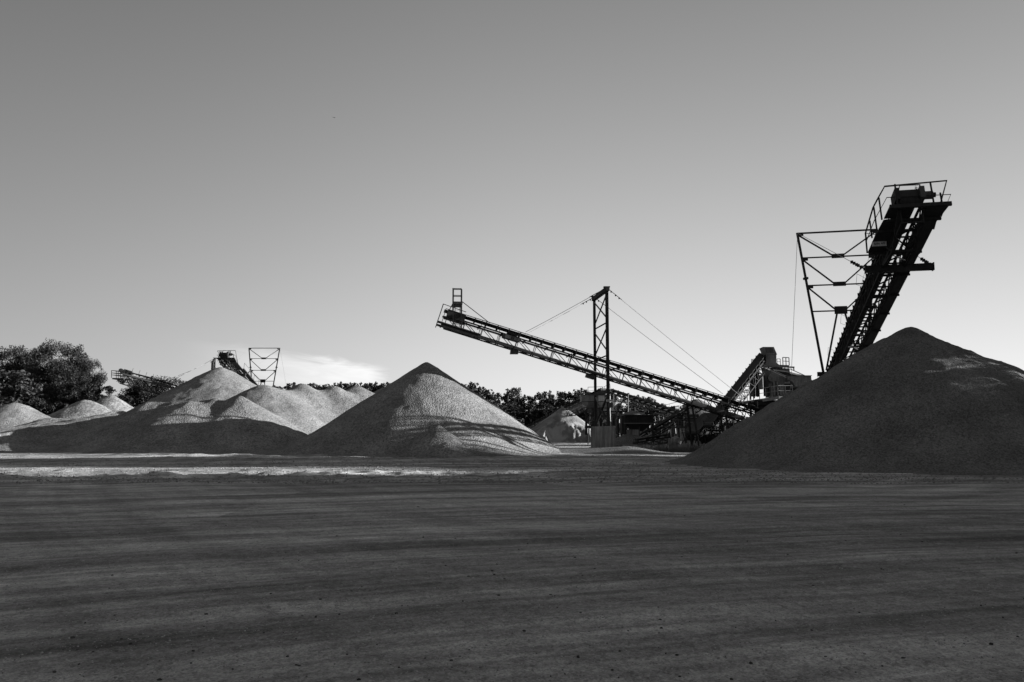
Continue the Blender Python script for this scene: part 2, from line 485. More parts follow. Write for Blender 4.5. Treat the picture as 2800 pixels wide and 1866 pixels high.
# right pile, elongated to the right
heap('gravel_pile', 'largest dark gravel pile filling the right side below the steep conveyor', 'gravel pile',
     [cone(22.5, 45, 7.6, 0.63, 0.5), ridge((23.2, 45.2), (34, 49.5), 7.25, 4.6, 0.62, 0.7), cone(15.8, 45.6, 2.4, .5, .7),
      cone(20.9, 36.6, 2.1, .55, .12), cone(29, 39, 2.6, .45, .5), cone(16.8, 39.8, 3.0, .58, .12), ridge((16.8, 39.8), (14.2, 37.6), 2.9, .9, .5, .2)],
     (0, 55, 24, 68), 0.17, 'pile_dark', 0.34, 5, 0.30, smax=.12)
# left group
def ramp_ruts(X_, Y_, z):
    # loaders climb the left flank: long ruts run up it
    across = X_ * .88 - Y_ * .47; along = X_ * .47 + Y_ * .88
    w = 1 / (1 + np.exp((X_ + 37 + (Y_ - 68) * .1) / 1.2))
    return z + w * np.clip(z, 0, 1) * (.75 * fbm(across * .55, along * .05, 91, 3) + .12 * fbm(across * 2.6, along * .1, 95, 2))
heap('gravel_pile', 'broad low gravel heap at left with a flat sunlit top and a wheel-marked ramp', 'gravel pile',
     [ridge((-34, 75), (-25.2, 74.2), 4.6, 4.8, .60, .22, 0.3, 4), ridge((-25.2, 74.2), (-24, 76), 4.8, 3.9, .6, .3), cone(-29.5, 73.2, 4.6, .58, .3),
      ridge((-37, 84), (-50, 86), 4.0, 2.9, .5, .7), ridge((-34, 76), (-37, 84), 4.2, 4.3, .55, .5), ridge((-41, 84), (-47, 68), 3.8, .5, .42, .8), ridge((-47, 85), (-54, 68), 3.1, .5, .40, .8)],
     (-76, -12, 54, 100), 0.2, 'pile', 0.22, 14, 0.45, post=ramp_ruts)
heap('gravel_pile', 'long humped gravel ridge between the flat heap and the centre cone', 'gravel pile',
     [ridge((-26.5, 86), (-24, 90), 6.5, 6.3, .62, .5), cone(-26.5, 85, 6.75, .62, .6), cone(-24.0, 91, 7.2, .62, .35), cone(-20.8, 93, 7.0, .62, .35),
      cone(-18.6, 96, 7.35, .62, .35), ridge((-24, 91), (-17.0, 98), 6.4, 6.3, .62, .4)],
     (-45, 2, 68, 116), 0.2, 'pile', 0.2, 17, 0.45)
heap('gravel_pile', 'two small gravel humps just showing over the humped ridge', 'gravel pile',
     [cone(-23.8, 124, 7.9, .6, .5), cone(-20.0, 126, 8.7, .6, .5)], (-42, 0, 106, 146), 0.3, 'pile_far', 0.2, 19)
heap('gravel_pile', 'high gravel cone under the distant conveyor with the framed support', 'gravel pile',
     [cone(-49.5, 135, 12.5, .58, .7), ridge((-49.3, 135), (-40, 141), 12.0, 6.8, .56, .6)], (-88, -18, 108, 176), 0.3, 'pile', 0.25, 23)
heap('gravel_pile', 'small pale gravel cone below the leftmost conveyor', 'gravel pile',
     [cone(-60.8, 121, 7.3, .62, .2)], (-82, -42, 104, 140), 0.25, 'pile_far', 0.15, 29)
heap('gravel_pile', 'little pale gravel hump beside the small cone at left', 'gravel pile',
     [cone(-62.3, 117, 6.35, .55, .5), ridge((-62.3, 117), (-66, 118), 6.2, 5.0, .55, .4)], (-84, -44, 100, 132), 0.25, 'pile_far', 0.15, 31)
heap('gravel_pile', 'sunlit gravel heap at the left edge before the big trees', 'gravel pile',
     [cone(-58.5, 94, 5.1, .55, .4), ridge((-58.5, 94), (-68, 92), 5.0, 3.4, .55, .4), cone(-53, 91, 2.5, .4, .7)], (-84, -40, 78, 112), 0.2, 'pile', 0.2, 37)

def carve(X_, Y_, z):
    # the digger has cut a steep face into the front of the sand pile
    n_ = fbm(X_ * .9, Y_ * .9, 77, 4); n2 = fbm(X_ * 2.2, Y_ * .6, 78, 3)
    face = (Y_ - 115.0 + 1.1 * n_) * 1.9
    side = np.clip((np.abs(X_ - 7.9 - .5 * n2) - 2.9 - .5 * n_) * 4.0, 0, 50)
    return np.minimum(z, np.maximum(face, .15) + side)
heap('sand_pile', 'pointed sand pile with a dug-out front, left of the concrete blocks', 'sand pile',
     [cone(7.7, 120, 5.6, 0.74, 0.12)], (-6, 22, 104, 134), 0.16, 'sand', 0.12, 41, 0.2, post=carve)
heap('gravel_pile', 'low gravel spill at the foot of the dark loading hopper', 'gravel pile',
     [cone(12.4, 84, 1.5, .5, .3), ridge((12.4, 84), (14.5, 83), 1.5, .4, .5, .3)], (6, 20, 78, 90), 0.15, 'pile_dark', 0.1, 43)
heap('gravel_pile', 'grey gravel slope behind the steel stairs in the middle of the plant', 'gravel pile',
     [cone(24.0, 104, 6.0, .62, .4)], (10, 38, 90, 118), 0.25, 'pile', 0.15, 47)

# ------------------------------------------------------------------ conveyors
class Fr:
    """local frame of an inclined conveyor: s along it, u sideways, v square to it"""
    def __init__(s, O, a, r):
        s.O = O; s.a = a.normalized(); s.r = r.normalized(); s.n = s.r.cross(s.a)
        if s.n.z < 0: s.n = -s.n
    def __call__(s, a, u, v): return s.O + s.a * a + s.r * u + s.n * v

def lattice(root, F, s0, s1, bay, u0, u1, vt, vb, ch=0.10, br=0.06, mat='steel', bottom=True, top=True, double=False):
    for u in (u0, u1):
        for v in (vt, vb):
            bar(root, 'chord', F(s0, u, v), F(s1, u, v), ch, ch * 1.3, mat, F.n)
    n = max(1, round((s1 - s0) / bay)); st = (s1 - s0) / n
    for i in range(n + 1):
        s = s0 + i * st
        for u in (u0, u1):
            bar(root, 'post', F(s, u, vb), F(s, u, vt), br, br, mat, F.a)
            if double: bar(root, 'post', F(s + .28, u, vb), F(s + .28, u, vt), br * .8, br * .8, mat, F.a)
            if i < n:
                a, b = (vt, vb)
                bar(root, 'diagonal_brace', F(s, u, a), F(s + st, u, b), br, br, mat, F.r)
                if double: bar(root, 'diagonal_brace', F(s + .35, u, a), F(s + st + .35, u, b), br * .7, br * .7, mat, F.r)
        if bottom:
            bar(root, 'cross_beam', F(s, u0, vb), F(s, u1, vb), br * 1.2, br * 1.2, mat, F.n)
            if i < n:
                ua, ub = (u0, u1) if i % 2 else (u1, u0)
                bar(root, 'diagonal_brace', F(s, ua, vb), F(s + st, ub, vb), br, br, mat, F.n)

def belt(root, F, s0, s1, u, half, v, dip=0.22, mat='rubber'):
    prof = [(-half, v + dip), (-half * .42, v), (half * .42, v), (half, v + dip)]
    vs = []; 
    for s in (s0, s1):
        for (a, b) in prof: vs.append(F(s, u + a, b))
        for (a, b) in prof[::-1]: vs.append(F(s, u + a, b - 0.03))
    n = 8
    b = MB(); b.add(vs, [(i, (i + 1) % n, n + (i + 1) % n, n + i) for i in range(n)] + [tuple(range(n))[::-1], tuple(range(n, 2 * n))])
    b.box(F((s0 + s1) / 2, u, v - 0.42), F.a * (s1 - s0), F.r * half * 1.9, F.n * 0.025)
    return b.build('belt', mat, root)

IDLER = {}
def idlers(root, F, s0, s1, step, u, half, v, dip=0.22, mat='steel'):
    k = (half, dip, mat)
    if k not in IDLER:
        b = MB()
        b.box(Vector((0, 0, -.16)), X * .09, Yv * (2 * half + .16), Z * .09)
        for s_ in (-1, 1):
            b.box(Vector((0, s_ * (half + .04), (dip - .10) / 2)), X * .09, Yv * .07, Z * (dip + .22))
            b.tube([Vector((0, s_ * half * .45, -.05)), Vector((0, s_ * half, dip - .07))], .055, 6)
        b.tube([Vector((0, -half * .42, -.06)), Vector((0, half * .42, -.06))], .055, 6)
        IDLER[k] = mesh_from('idler', b.v, b.f, M[mat])
    n = int((s1 - s0) / step)
    for i in range(n + 1):
        s = s0 + i * step
        put('idler', IDLER[k], basis(F(s, u, v), F.a, F.r, F.n), root)

def walkway(root, F, s0, s1, ua, ub, v, rail_u, mat='plate', rail_h=1.1, step=2.0, mid=True, bracket=True, rmat='rail', post=.045, top=.035, u_br=None):
    n = max(1, round((s1 - s0) / 3.0)); st = (s1 - s0) / n
    for i in range(n):      # one grating panel after the other
        slab(root, 'deck_panel', F(s0 + (i + .5) * st, (ua + ub) / 2, v), F.a * (st - .03), F.r * abs(ub - ua), F.n * .05, mat)
    for u in (ua, ub):
        bar(root, 'kick_plate', F(s0, u, v + .03), F(s1, u, v + .03), .03, .16, mat, F.n)
    if bracket:
        uo = rail_u + (.10 if rail_u > 0 else -.10)
        for i in range(n + 1):
            bar(root, 'bracket', F(s0 + i * st, u_br if u_br is not None else 0, v - .08), F(s0 + i * st, uo, v - .08), .10, .12, 'steel', F.n)
    m = max(1, round((s1 - s0) / step)); st = (s1 - s0) / m
    for i in range(m + 1):
        s = s0 + i * st
        bar(root, 'rail_post', F(s, rail_u, v - .12), F(s, rail_u, v + rail_h), post, post, rmat, F.a)
    tube(root, 'handrail', [F(s0, rail_u, v + rail_h), F(s1, rail_u, v + rail_h)], top * .7, rmat)
    if mid: tube(root, 'mid_rail', [F(s0, rail_u, v + rail_h * .55), F(s1, rail_u, v + rail_h * .55)], top * .5, rmat)

def ladder(root, p, q, side, w=.45, step=.3, mat='rail', r=.03):
    for s_ in (-1, 1):
        bar(root, 'stringer', p + side * (s_ * w / 2), q + side * (s_ * w / 2), r * 2, r * 2, mat)
    n = int((q - p).length / step)
    for i in range(1, n):
        c = p.lerp(q, i / n)
        bar(root, 'rung', c - side * w / 2, c + side * w / 2, r, r, mat)

# ---- steep radial conveyor with the framed support (right), and its twin far left
Pb = at(2442, 725, 46.5); Pc = at(2332, 960, 59.0)
ax = (Pc - Pb).normalized(); rr = Vector((ax.y, -ax.x, 0)).normalized()
F1 = Fr(Pb - ax * 5.0, ax, rr)
F1.O = F1.O + F1.n * 1.1          # v = 0 at the upper chords
fr_s = None
best = 9e9
for i in range(0, 400):           # where the conveyor passes under the framed support
    s = i * .1; p = F1(s, 0, -1.1)
    if abs(p.y - 62.6) < best: best = abs(p.y - 62.6); fr_s = s
base1 = F1(fr_s, 0, -1.1); base1 = Vector((base1.x, base1.y, 0))
c1 = thing('stacking_conveyor', base1, 'steep black conveyor rising over the dark pile at right, signed Splitt 4/8', 'conveyor',
           'stacking conveyors with a framed support')
def framed_conveyor(root, F, fs):
    LEN = 40.0
    lattice(root, F, 0.2, LEN, 1.55, -.55, .55, 0, -1.1, .10, .065)
    belt(root, F, -0.2, LEN, -.20, .38, .16)
    idlers(root, F, 0.4, LEN, 0.95, -.20, .38, .16)
    # light cross straps that catch the sky between the chords
    for i in range(14):
        s = 4.0 + i * 2.4
        bar(root, 'strap', F(s, -.55, -.72), F(s + .55, .55, -.62), .035, .02, 'rail', F.n)
        bar(root, 'return_roller', F(s + .9, -.62, -.42), F(s + .9, .55, -.42), .12, .12, 'plate', F.n, True)
    # left side cladding of the belt and walkway on the right
    walkway(root, F, 5.2, LEN, .88, 1.66, -.10, 1.64, 'rubber', 1.05, 3.0, False, True, u_br=-.5, rmat='steel')
    for i in range(5):
        s = 9.2 + i * 6.2
        tube(root, 'wire_loop', [F(s, -.6, .2), F(s - .15, -1.15, .5), F(s + .9, -1.05, .25), F(s + 1.0, -.6, .1)], .012, 'rail', 4)
    # ---- hanger beam with cable ends
    hb = F(5.0, 0, -1.32)
    a, b = hb - F.r * 1.55, hb + F.r * 2.15
    bm = bar(root, 'hanger_beam', a, b, .30, .30, 'steel', Z)
    bar(bm, 'flange', a + Z * .17, b + Z * .17, .34, .05, 'steel', Z)
    bar(bm, 'flange', a - Z * .17, b - Z * .17, .34, .05, 'steel', Z)
    for e in (a, b): slab(bm, 'end_plate', e, F.r * .05, Vector((-F.r.y, F.r.x, 0)) * .42, Z * .46, 'steel')
    # ---- framed support (upside-down trapezium of square tubes)
    G = F(fs, 0, -1.1); G = Vector((G.x, G.y, 0)); r = F.r; y = Vector((-r.y, r.x, 0))
    zb = F(fs, 0, -1.35).z; zt = zb + 11.5
    def FP(side, z):
        k = (z - zb) / (zt - zb); c = -0.0
        return G + r * (c + side * (1.55 + k * (3.03 - 1.55))) + y * (k * .4) + Z * z
    for s_ in (-1, 1):
        leg = bar(root, 'frame_leg', FP(s_, zb), FP(s_, zt), .17, .17, 'steel', y)
        bar(leg, 'splice_plate', FP(s_, zb + 7.6), FP(s_, zb + 7.75), .38, .30, 'steel', y)
    lv = [zt - .05, zt - 2.12, zt - 4.42, zt - 6.55]
    bar(root, 'frame_crossbar', FP(-1, lv[0]), FP(1, lv[0]), .12, .12, 'steel', Z)
    for i in range(1, 4):
        bar(root, 'frame_crossbar', FP(-1, lv[i]), FP(1, lv[i]), .10, .10, 'steel', Z)
        mid = (FP(-1, lv[i]) + FP(1, lv[i])) / 2
        slab(root, 'gusset', mid + Z * .05, r * (.95 if i < 3 else .95), y * .12, Z * (.34 if i < 3 else .62), 'steel')
        for s_ in (-1, 1):
            bar(root, 'frame_brace', mid + r * (s_ * .42) + Z * .12, FP(s_, lv[i - 1] - .12), .11, .11, 'steel', y)
            slab(root, 'gusset', FP(s_, lv[i - 1] - .12) - r * (s_ * .2), r * .5, y * .10, Z * .22, 'steel')
    mid = (FP(-1, lv[3]) + FP(1, lv[3])) / 2
    for s_ in (-1, 1):
        bar(root, 'frame_brace', mid + r * (s_ * .3) - Z * .2, FP(s_, zb + .2) - r * (s_ * .25), .13, .13, 'steel', y)
    sb = bar(root, 'support_beam', G - r * 2.0 + Z * (zb - .1), G + r * 2.2 + Z * (zb - .1), .30, .34, 'steel', Z)
    # under-carriage legs down to the ground
    for s_ in (-1, 1):
        q = G + r * (s_ * 2.6) - y * 1.0
        bar(root, 'carriage_leg', FP(s_, zb - .1), Vector((q.x, q.y, 0)), .26, .26, 'steel', y)
        p2 = F(fs - 3.6, s_ * 1.0, -1.2); bar(root, 'carriage_leg', p2, Vector((q.x, q.y, 0)) - y * .2, .16, .16, 'steel', y)
        slab(root, 'foot_plate', Vector((q.x, q.y, .08)), r * .9, y * .9, Z * .16, 'steel')
        # stay from the top of the frame to the hanger beam, with its turnbuckle
        e = a if s_ < 0 else b
        top = FP(s_, zt)
        cable(root, 'stay_cable', top, e.lerp(top, .16), .018)
        tb = MB(); k0 = e; k1 = e.lerp(top, .16); d = k1 - k0
        tb.tube([k0, k1], .045, 6)
        for j in (0.05, .3, .5, .62, .8, .97): tb.box(k0 + d * j, r * .15, y * .15, Z * .17)
        tb.build('turnbuckle', 'steel', root)
        if s_ > 0: cable(root, 'stay_cable', top, F(fs + 22, s_ * .9, -.8), .016)
    cable(root, 'hoist_cable', FP(-1, zt) - Z * .1 - y * .2, FP(-1, zt) + y * 9 - Z * 16.2 - r * .2, .018)
    # ---- head: drive drum box, platform, rails
    hp = MB()
    hp.tube([F(.05, -.62, .1), F(.05, .55, .1)], .30, 14)
    hp.build('head_drum', 'steel', root)
    f0 = -.35; dv = -.34
    slab(root, 'platform_beam', F(f0, .33, dv - .05), F.a * .14, F.r * 3.06, F.n * .22, 'steel')
    slab(root, 'platform_beam', F(f0 + 1.35, .28, dv - .12), F.a * .14, F.r * 2.8, F.n * .16, 'steel')
    prism(root, 'platform_deck', [F(f0, -1.18, dv), F(f0, -.62, dv), F(f0 + 1.3, -.62, dv), F(f0 + 1.3, -1.22, dv)], F.n * .06, 'rubber')
    prism(root, 'platform_deck', [F(f0, .62, dv), F(f0, 1.86, dv), F(f0 + 1.9, 1.6, dv), F(f0 + 5.5, 1.6, dv - .02), F(f0 + 5.5, .62, dv - .02)], F.n * .06, 'rubber')
    prism(root, 'platform_deck', [F(f0 + 1.3, -1.25, dv - .1), F(f0 + 1.3, -.6, dv - .1), F(f0 + 2.3, -.6, dv - .1), F(f0 + 2.3, -1.32, dv - .1)], F.n * .06, 'rubber')
    lw = prism(root, 'platform_deck', [F(f0 + 2.3, -1.38, dv - .14), F(f0 + 2.3, -.6, dv - .14), F(f0 + 4.9, -.6, dv - .14), F(f0 + 4.9, -1.42, dv - .14)], F.n * .06, 'rubber')
    for s in (2.3, 4.8): slab(root, 'platform_beam', F(f0 + s, -.4, dv - .22), F.a * .10, F.r * 2.0, F.n * .14, 'steel')
    # side skirts of the hopper frame under the head
    for u in (-.62, .62):
        bar(root, 'hanger_strut', F(f0 + .4, u, dv), F(2.6, u * .9, -1.5), .14, .14, 'steel', F.r)
        bar(root, 'hanger_strut', F(2.6, u * .9, -1.5), F(5.0, u * .95, -1.25), .13, .13, 'steel', F.r)
        bar(root, 'hanger_strut', F(2.6, u * .9, -1.5), F(4.2, u, -.1), .11, .11, 'steel', F.r)
    bar(root, 'hanger_strut', F(2.6, -.56, -1.5), F(2.6, .56, -1.5), .12, .12, 'steel', F.n)
    bar(root, 'strap', F(3.4, -.5, -1.25), F(4.3, .5, -1.2), .06, .04, 'light', F.n)
    # head box with the belt drive
    hb_ = MB()
    hb_.box(F(.25, -.10, .42), F.a * .9, F.r * 1.0, F.n * .62)
    hb_.build('drive_box', 'rubber', root)
    slab(root, 'drive_cover', F(.1, -.72, .42), F.a * 1.0, F.r * .22, F.n * .7, 'steel')
    slab(root, 'drive_cover', F(-.1, .52, .42), F.a * .7, F.r * .25, F.n * .7, 'plate')
    mt = bar(root, 'drive_motor', F(.1, .62, .50), F(.1, 1.15, .50), .46, .46, 'plate', F.n, True)
    bar(mt, 'motor_cap', F(.1, 1.15, .50), F(.1, 1.30, .50), .28, .28, 'steel', F.n, True)
    for u in (-.62, .42):
        prism(root, 'belt_guard', [F(-.1, u - .18, .70), F(.1, u + .16, .66), F(.35, u + .05, 1.42)], F.a * .04, 'grey')
    # inner guard rail
    tube(root, 'guard_rail', [F(.2, -.6, .5), F(.1, -.42, 1.22), F(.1, .62, 1.20), F(.3, .60, .5)], .035, 'steel')
    tube(root, 'guard_rail', [F(.1, .62, 1.20), F(1.2, .50, .75)], .03, 'steel')
    # platform railings
    H = 1.32
    top = [F(f0 + 4.9, -1.45, dv - .12), F(f0 + 4.0, -1.62, dv + .72), F(f0 + 2.1, -1.50, dv + H - .05), F(f0 + 1.2, -1.40, dv + H), F(f0 + .1, -1.28, dv + H + .02),
           F(f0 - .05, 1.80, dv + H + .05), F(f0 + 1.9, 1.66, dv + .30), F(f0 + 2.6, 1.62, dv - .05)]
    tube(root, 'handrail', top, .048, 'steel')
    midr = [F(f0 + 4.4, -1.55, dv + .35), F(f0 + 2.4, -1.45, dv + .6), F(f0 + .1, -1.25, dv + .62), F(f0, 1.9, dv + .52), F(f0 + 1.5, 1.72, dv + .0)]
    tube(root, 'mid_rail', midr, .024, 'steel')
    for (s, u, d0, h) in ((0, -.78, 0, H + .05), (0, 1.0, 0, H + .05), (.3, 1.5, 0, .85), (1.2, -1.36, -.1, H), (2.1, -1.46, -.14, H - .05), (3.1, -1.52, -.14, 1.0)):
        bar(root, 'rail_post', F(f0 + s, u, dv + d0), F(f0 + s, u + (0), dv + h), .075, .075, 'steel', F.a)
    tube(root, 'mid_rail', [F(f0 + 4.0, -1.62, dv + .72), F(f0 + 3.3, -1.0, dv + .1)], .02, 'steel')
    # name board hanging on the left deck
    return F(f0 + 3.6, -1.05, dv - .26)
sg = framed_conveyor(c1, F1, fr_s)
c1_twin_src = [ch for ch in c1.children]
# copy of the whole conveyor for the far left group, turned square to the camera
root2_loc = at(713, 1182, 155.0); root2_loc = Vector((root2_loc.x, 155.0, 0.25))
ang = math.atan2(F1.a.x, F1.a.y)
m2 = Matrix.Translation(root2_loc) @ Matrix.Rotation(ang, 4, 'Z')
c2 = copy_tree(c1, None, m2)
c2['label'] = 'distant twin conveyor with an open square-tube frame, above the high cone at left'
# name board only on the near one
sw = Vector((F1.r.x, F1.r.y, 0)).normalized()
board = slab(c1, 'name_board', sg, sw * .78, Vector((-sw.y, sw.x, 0)) * .03, Z * .29, 'sign')
bd = Vector((sw.y, -sw.x, 0))
text_mesh(board, 'Splitt 4/8', sg + bd * .022, sw, Z, .165, .004, 'ink')

# ---- long trussed conveyors slung from a mast
def slung_conveyor(root, F, L_, near=-1, style='cage', bay=1.62):
    """near = side (sign of u) on which the walkway hangs"""
    nu = near
    lattice(root, F, 0.3 if style == 'cage' else 1.2, L_, bay, -.55, .55, 1.0, .0, .09, .05)
    tubeb = bar(root, 'lower_tube', F(.1, nu * .62, .10), F(L_, nu * .62, .10), .30, .30, 'plate', F.n, True)
    belt(root, F, -.1, L_, 0, .50, 1.32, .16)
    idlers(root, F, .6, L_, 1.02, 0, .50, 1.32, .16)
    for i in range(int(L_ / 2.04)):
        s = 1.1 + i * 2.04
        bar(root, 'return_roller', F(s, -.5, .84), F(s, .5, .84), .11, .11, 'plate', F.n, True)
        slab(root, 'roller_bracket', F(s, nu * .56, .86), F.a * .22, F.r * .05, F.n * .22, 'steel')
    walkway(root, F, .0, L_, nu * .72, nu * 1.25, -.02, nu * 1.25, 'rubber', 1.46, 1.62, False, True, post=.05, top=.045, u_br=nu * .5, rmat='steel')
    tube(root, 'pull_cord', [F(.2, nu * .8, .62), F(3.6, nu * .8, .62)], .012, 'cable', 4)
    # head drum inside its end frame
    hd = MB(); hd.tube([F(.55, -.5, 1.22), F(.55, .5, 1.22)], .30, 14); hd.build('head_drum', 'plate', root)
    slab(root, 'head_guard', F(1.0, nu * .62, 1.22), F.a * 1.6, F.r * .05, F.n * .62, 'rubber')
    slab(root, 'head_tray', F(1.0, 0, .86), F.a * 1.9, F.r * 1.2, F.n * .12, 'steel')
    for s in (-.35,):
        for u in (nu * 1.25, -nu * .6):
            bar(root, 'end_post', F(s - .02, u, -.1), F(s + .02, u, 1.75), .07, .07, 'steel', F.r)
        bar(root, 'end_rail', F(s, nu * 1.25, 1.75), F(s, -nu * .6, 1.75), .05, .05, 'steel', F.n)
    tube(root, 'handrail', [F(-.35, nu * 1.25, 1.75), F(1.7, nu * 1.25, 1.68)], .03, 'steel')
    for v_ in (-.06, .22):
        slab(root, 'head_plate', F(1.5, nu * .95, v_), F.a * 3.8, F.r * .7, F.n * .10, 'steel')

def mast(root, Nn, Ff, zt_n, zt_f, zb, zmid, wn=.30, base_z=0.0, simple=False):
    """Nn, Ff: ground points of the near and far leg"""
    def P(g, z): return Vector((g.x, g.y, z))
    bar(root, 'mast_leg', P(Nn, base_z), P(Nn, zt_n), wn, wn * .9, 'steel', X)
    bar(root, 'mast_leg', P(Ff, base_z), P(Ff, zt_f), wn * .85, wn * .8, 'steel', X)
    d = (Ff - Nn).normalized()
    hb = bar(root, 'head_beam', P(Nn, zt_n - .15) - d * .35, P(Ff, zt_f - .15) + d * .35, .34, .34, 'steel', Z)
    for g, z in ((Nn, zt_n), (Ff, zt_f)): slab(hb, 'cap_plate', P(g, z + .05), X * .55, Yv * .4, Z * .08, 'steel')
    top = min(zt_n, zt_f) - .5
    z = top; h = 2.15
    while z - h > zmid + 1.6:
        bar(root, 'mast_brace', P(Nn, z), P(Ff, z - h), .09, .09, 'steel', X)
        bar(root, 'mast_brace', P(Ff, z), P(Nn, z - h), .09, .09, 'steel', X)
        bar(root, 'mast_brace', P(Ff, z - h - .35), P(Nn, z - h - .35), .09, .09, 'steel', X)
        z -= h + .7
    if not simple:
        bar(root, 'mast_beam', P(Nn, zmid - 1.1), P(Ff, zmid - 1.1), .22, .30, 'steel', Z)
        bar(root, 'mast_brace', P(Nn, zmid - 1.4), P(Ff, base_z + .3), .15, .15, 'steel', X)
        bar(root, 'mast_brace', P(Ff, zmid - 1.4), P(Nn, base_z + .3), .15, .15, 'steel', X)

# long middle conveyor
hA = at(1204, 894, 67.5); tA = at(2110, 1177, 71.5)
F3 = Fr(hA, tA - hA, Vector((-(tA - hA).y, (tA - hA).x, 0)))
L3 = (tA - hA).length
c3 = thing('slung_conveyor', Vector((hA.x, hA.y, 0)), 'long latticed conveyor slung from the tall mast, with a ladder cage at its raised end', 'conveyor')
slung_conveyor(c3, F3, L3)
# inspection cage tower near the head
ct = F3(1.45, -.1, 0)
cu = Vector((F3.a.x, F3.a.y, 0)).normalized(); cr = F3.r
def CT(a, b, z): return ct + cu * a + cr * b + Z * z
tower = bar(c3, 'cage_post', CT(-.36, -.9, .2), CT(-.36, -.9, 3.5), .09, .09, 'steel', cu)
for (a, b, z0, z1, w) in ((.36, -.9, .2, 3.5, .07), (-.3, .9, 1.2, 3.95, .07), (.42, .9, 1.0, 3.95, .06)):
    bar(c3, 'cage_post', CT(a, b, z0), CT(a, b, z1), w, w, 'steel', cu)
slab(c3, 'cage_floor', CT(0.02, 0, 2.35), cu * .8, cr * 1.9, Z * .22, 'rubber')
for z in (2.9, 3.5):
    tube(c3, 'cage_rail', [CT(-.36, -.9, z), CT(.36, -.9, z), CT(.42, .9, z + .4), CT(-.3, .9, z + .4), CT(-.36, -.9, z)], .035, 'steel')
ladder(c3, CT(0, -.92, .3), CT(0, -.92, 2.3), cu, .42, .28, 'steel', .03)
bar(c3, 'cage_strut', CT(.4, -.7, 2.5), F3(3.9, -.6, 1.5), .06, .06, 'steel', cu)
bar(c3, 'cage_strut', CT(-.4, -.7, 2.3), F3(.3, -.6, 1.5), .06, .06, 'steel', cu)
for i in range(5):
    bar(c3, 'cage_strut', CT(-.35, -.6, .25 + i * .16), CT(.5, .7, .45 + i * .13), .04, .04, 'steel', Z)
# drive unit hanging on the near side
bx = slab(c3, 'drive_unit', F3(6.0, -.72, .78), F3.a * 1.5, F3.r * .35, F3.n * .42, 'plate')
for i in range(2): slab(bx, 'drive_panel', F3(5.75 + i * .8, -.91, .80), F3.a * .5, F3.r * .03, F3.n * .28, 'grey')
prism(c3, 'weight_box', [F3(6.35, -.9, -.55), F3(7.0, -.9, -.35), F3(6.85, -.9, .18), F3(6.25, -.9, .1)], F3.r * .5, 'plate')
slab(c3, 'drive_hood', F3(6.1, -.5, 1.18), F3.a * .8, F3.r * .5, F3.n * .22, 'steel')
slab(c3, 'junction_box', F3(13.6, -.4, -.3), F3.a * .75, F3.r * .5, F3.n * .35, 'plate')
# tail section: heavy chute sides
prism(c3, 'tail_side', [F3(L3 - 8.2, -1.25, .28), F3(L3 - 3.2, -1.25, .28), F3(L3 - 3.4, -1.25, -.10), F3(L3 - 8.2, -1.25, -.10)], F3.r * .06, 'plate')
prism(c3, 'tail_side', [F3(L3 - 3.1, -1.3, .32), F3(L3 - .2, -1.3, .32), F3(L3 - .2, -1.3, -.10), F3(L3 - 3.1, -1.3, -.10)], F3.r * .06, 'plate')
for i in range(3):
    p = F3(L3 - 1.5 - i * 3.2, 0, 0)
    for s_ in (-1, 1): bar(c3, 'tail_leg', p + F3.r * s_ * .6, Vector((p.x + F3.r.x * s_ * .9 + .5, p.y + F3.r.y * s_ * .9, 0)), .14, .14, 'steel')

# its mast
Nn = at(1664, 1165, 68.0); Ff = at(1629, 1165, 72.7)
Nn = Vector((Nn.x, Nn.y, 0)); Ff = Vector((Ff.x, Ff.y, 0))
ztn = at(1657, 787, 68.0).z; ztf = at(1627, 813, 72.7).z
c4 = thing('mast', (Nn + Ff) / 2, 'tall two-legged steel mast with crossed braces standing on concrete blocks, signed Splitt 8/11', 'mast')
BZ = at(1664, 1166, 68.0).z
mast(c4, Nn, Ff, ztn, ztf, 0, at(1650, 1040, 70).z, .29, BZ)
for (A_, B_) in ((Vector((Nn.x, Nn.y, ztn)), F3(5.9 + 1.2, -.5, 1.7)), (Vector((Ff.x, Ff.y, ztf)), F3(7.2, .5, 1.6)),
                 (Vector((Nn.x, Nn.y, ztn)), F3(L3 - 3.4, -.5, 1.9)), (Vector((Ff.x, Ff.y, ztf)), F3(L3 - 5.0, .5, 1.9))):
    cb_ = cable(c4, 'stay_cable', A_ + (B_ - A_).normalized() * .2, B_, .02, .05)
    k = MB(); d = (B_ - A_).normalized()
    k.tube([A_ + d * .2, A_ + d * 1.7], .028, 5)
    for j in (.5, 1.0, 1.4): k.box(A_ + d * j - Z * .05, X * .10, Yv * .1, Z * .14)
    k.build('turnbuckle', 'steel', c4)
sc_ = at(1668, 1096, 67.7)
b2 = slab(c4, 'name_board', sc_, X * .66, Yv * .03, Z * .17, 'sign')
text_mesh(b2, 'Splitt 8/11', sc_ - Yv * .02, X, Z, .125, .003, 'ink')
slab(c4, 'junction_box', at(1669, 1108, 67.75), X * .38, Yv * .2, Z * .42, 'plate')
tube(c4, 'cable_pipe', [at(1668, 1082, 67.75), at(1668, 1124, 67.75), at(1670, 1165, 67.75)], .03, 'light')
tube(c4, 'cable_pipe', [at(1677, 1078, 67.9), at(1677, 1096, 67.9)], .06, 'rubber')

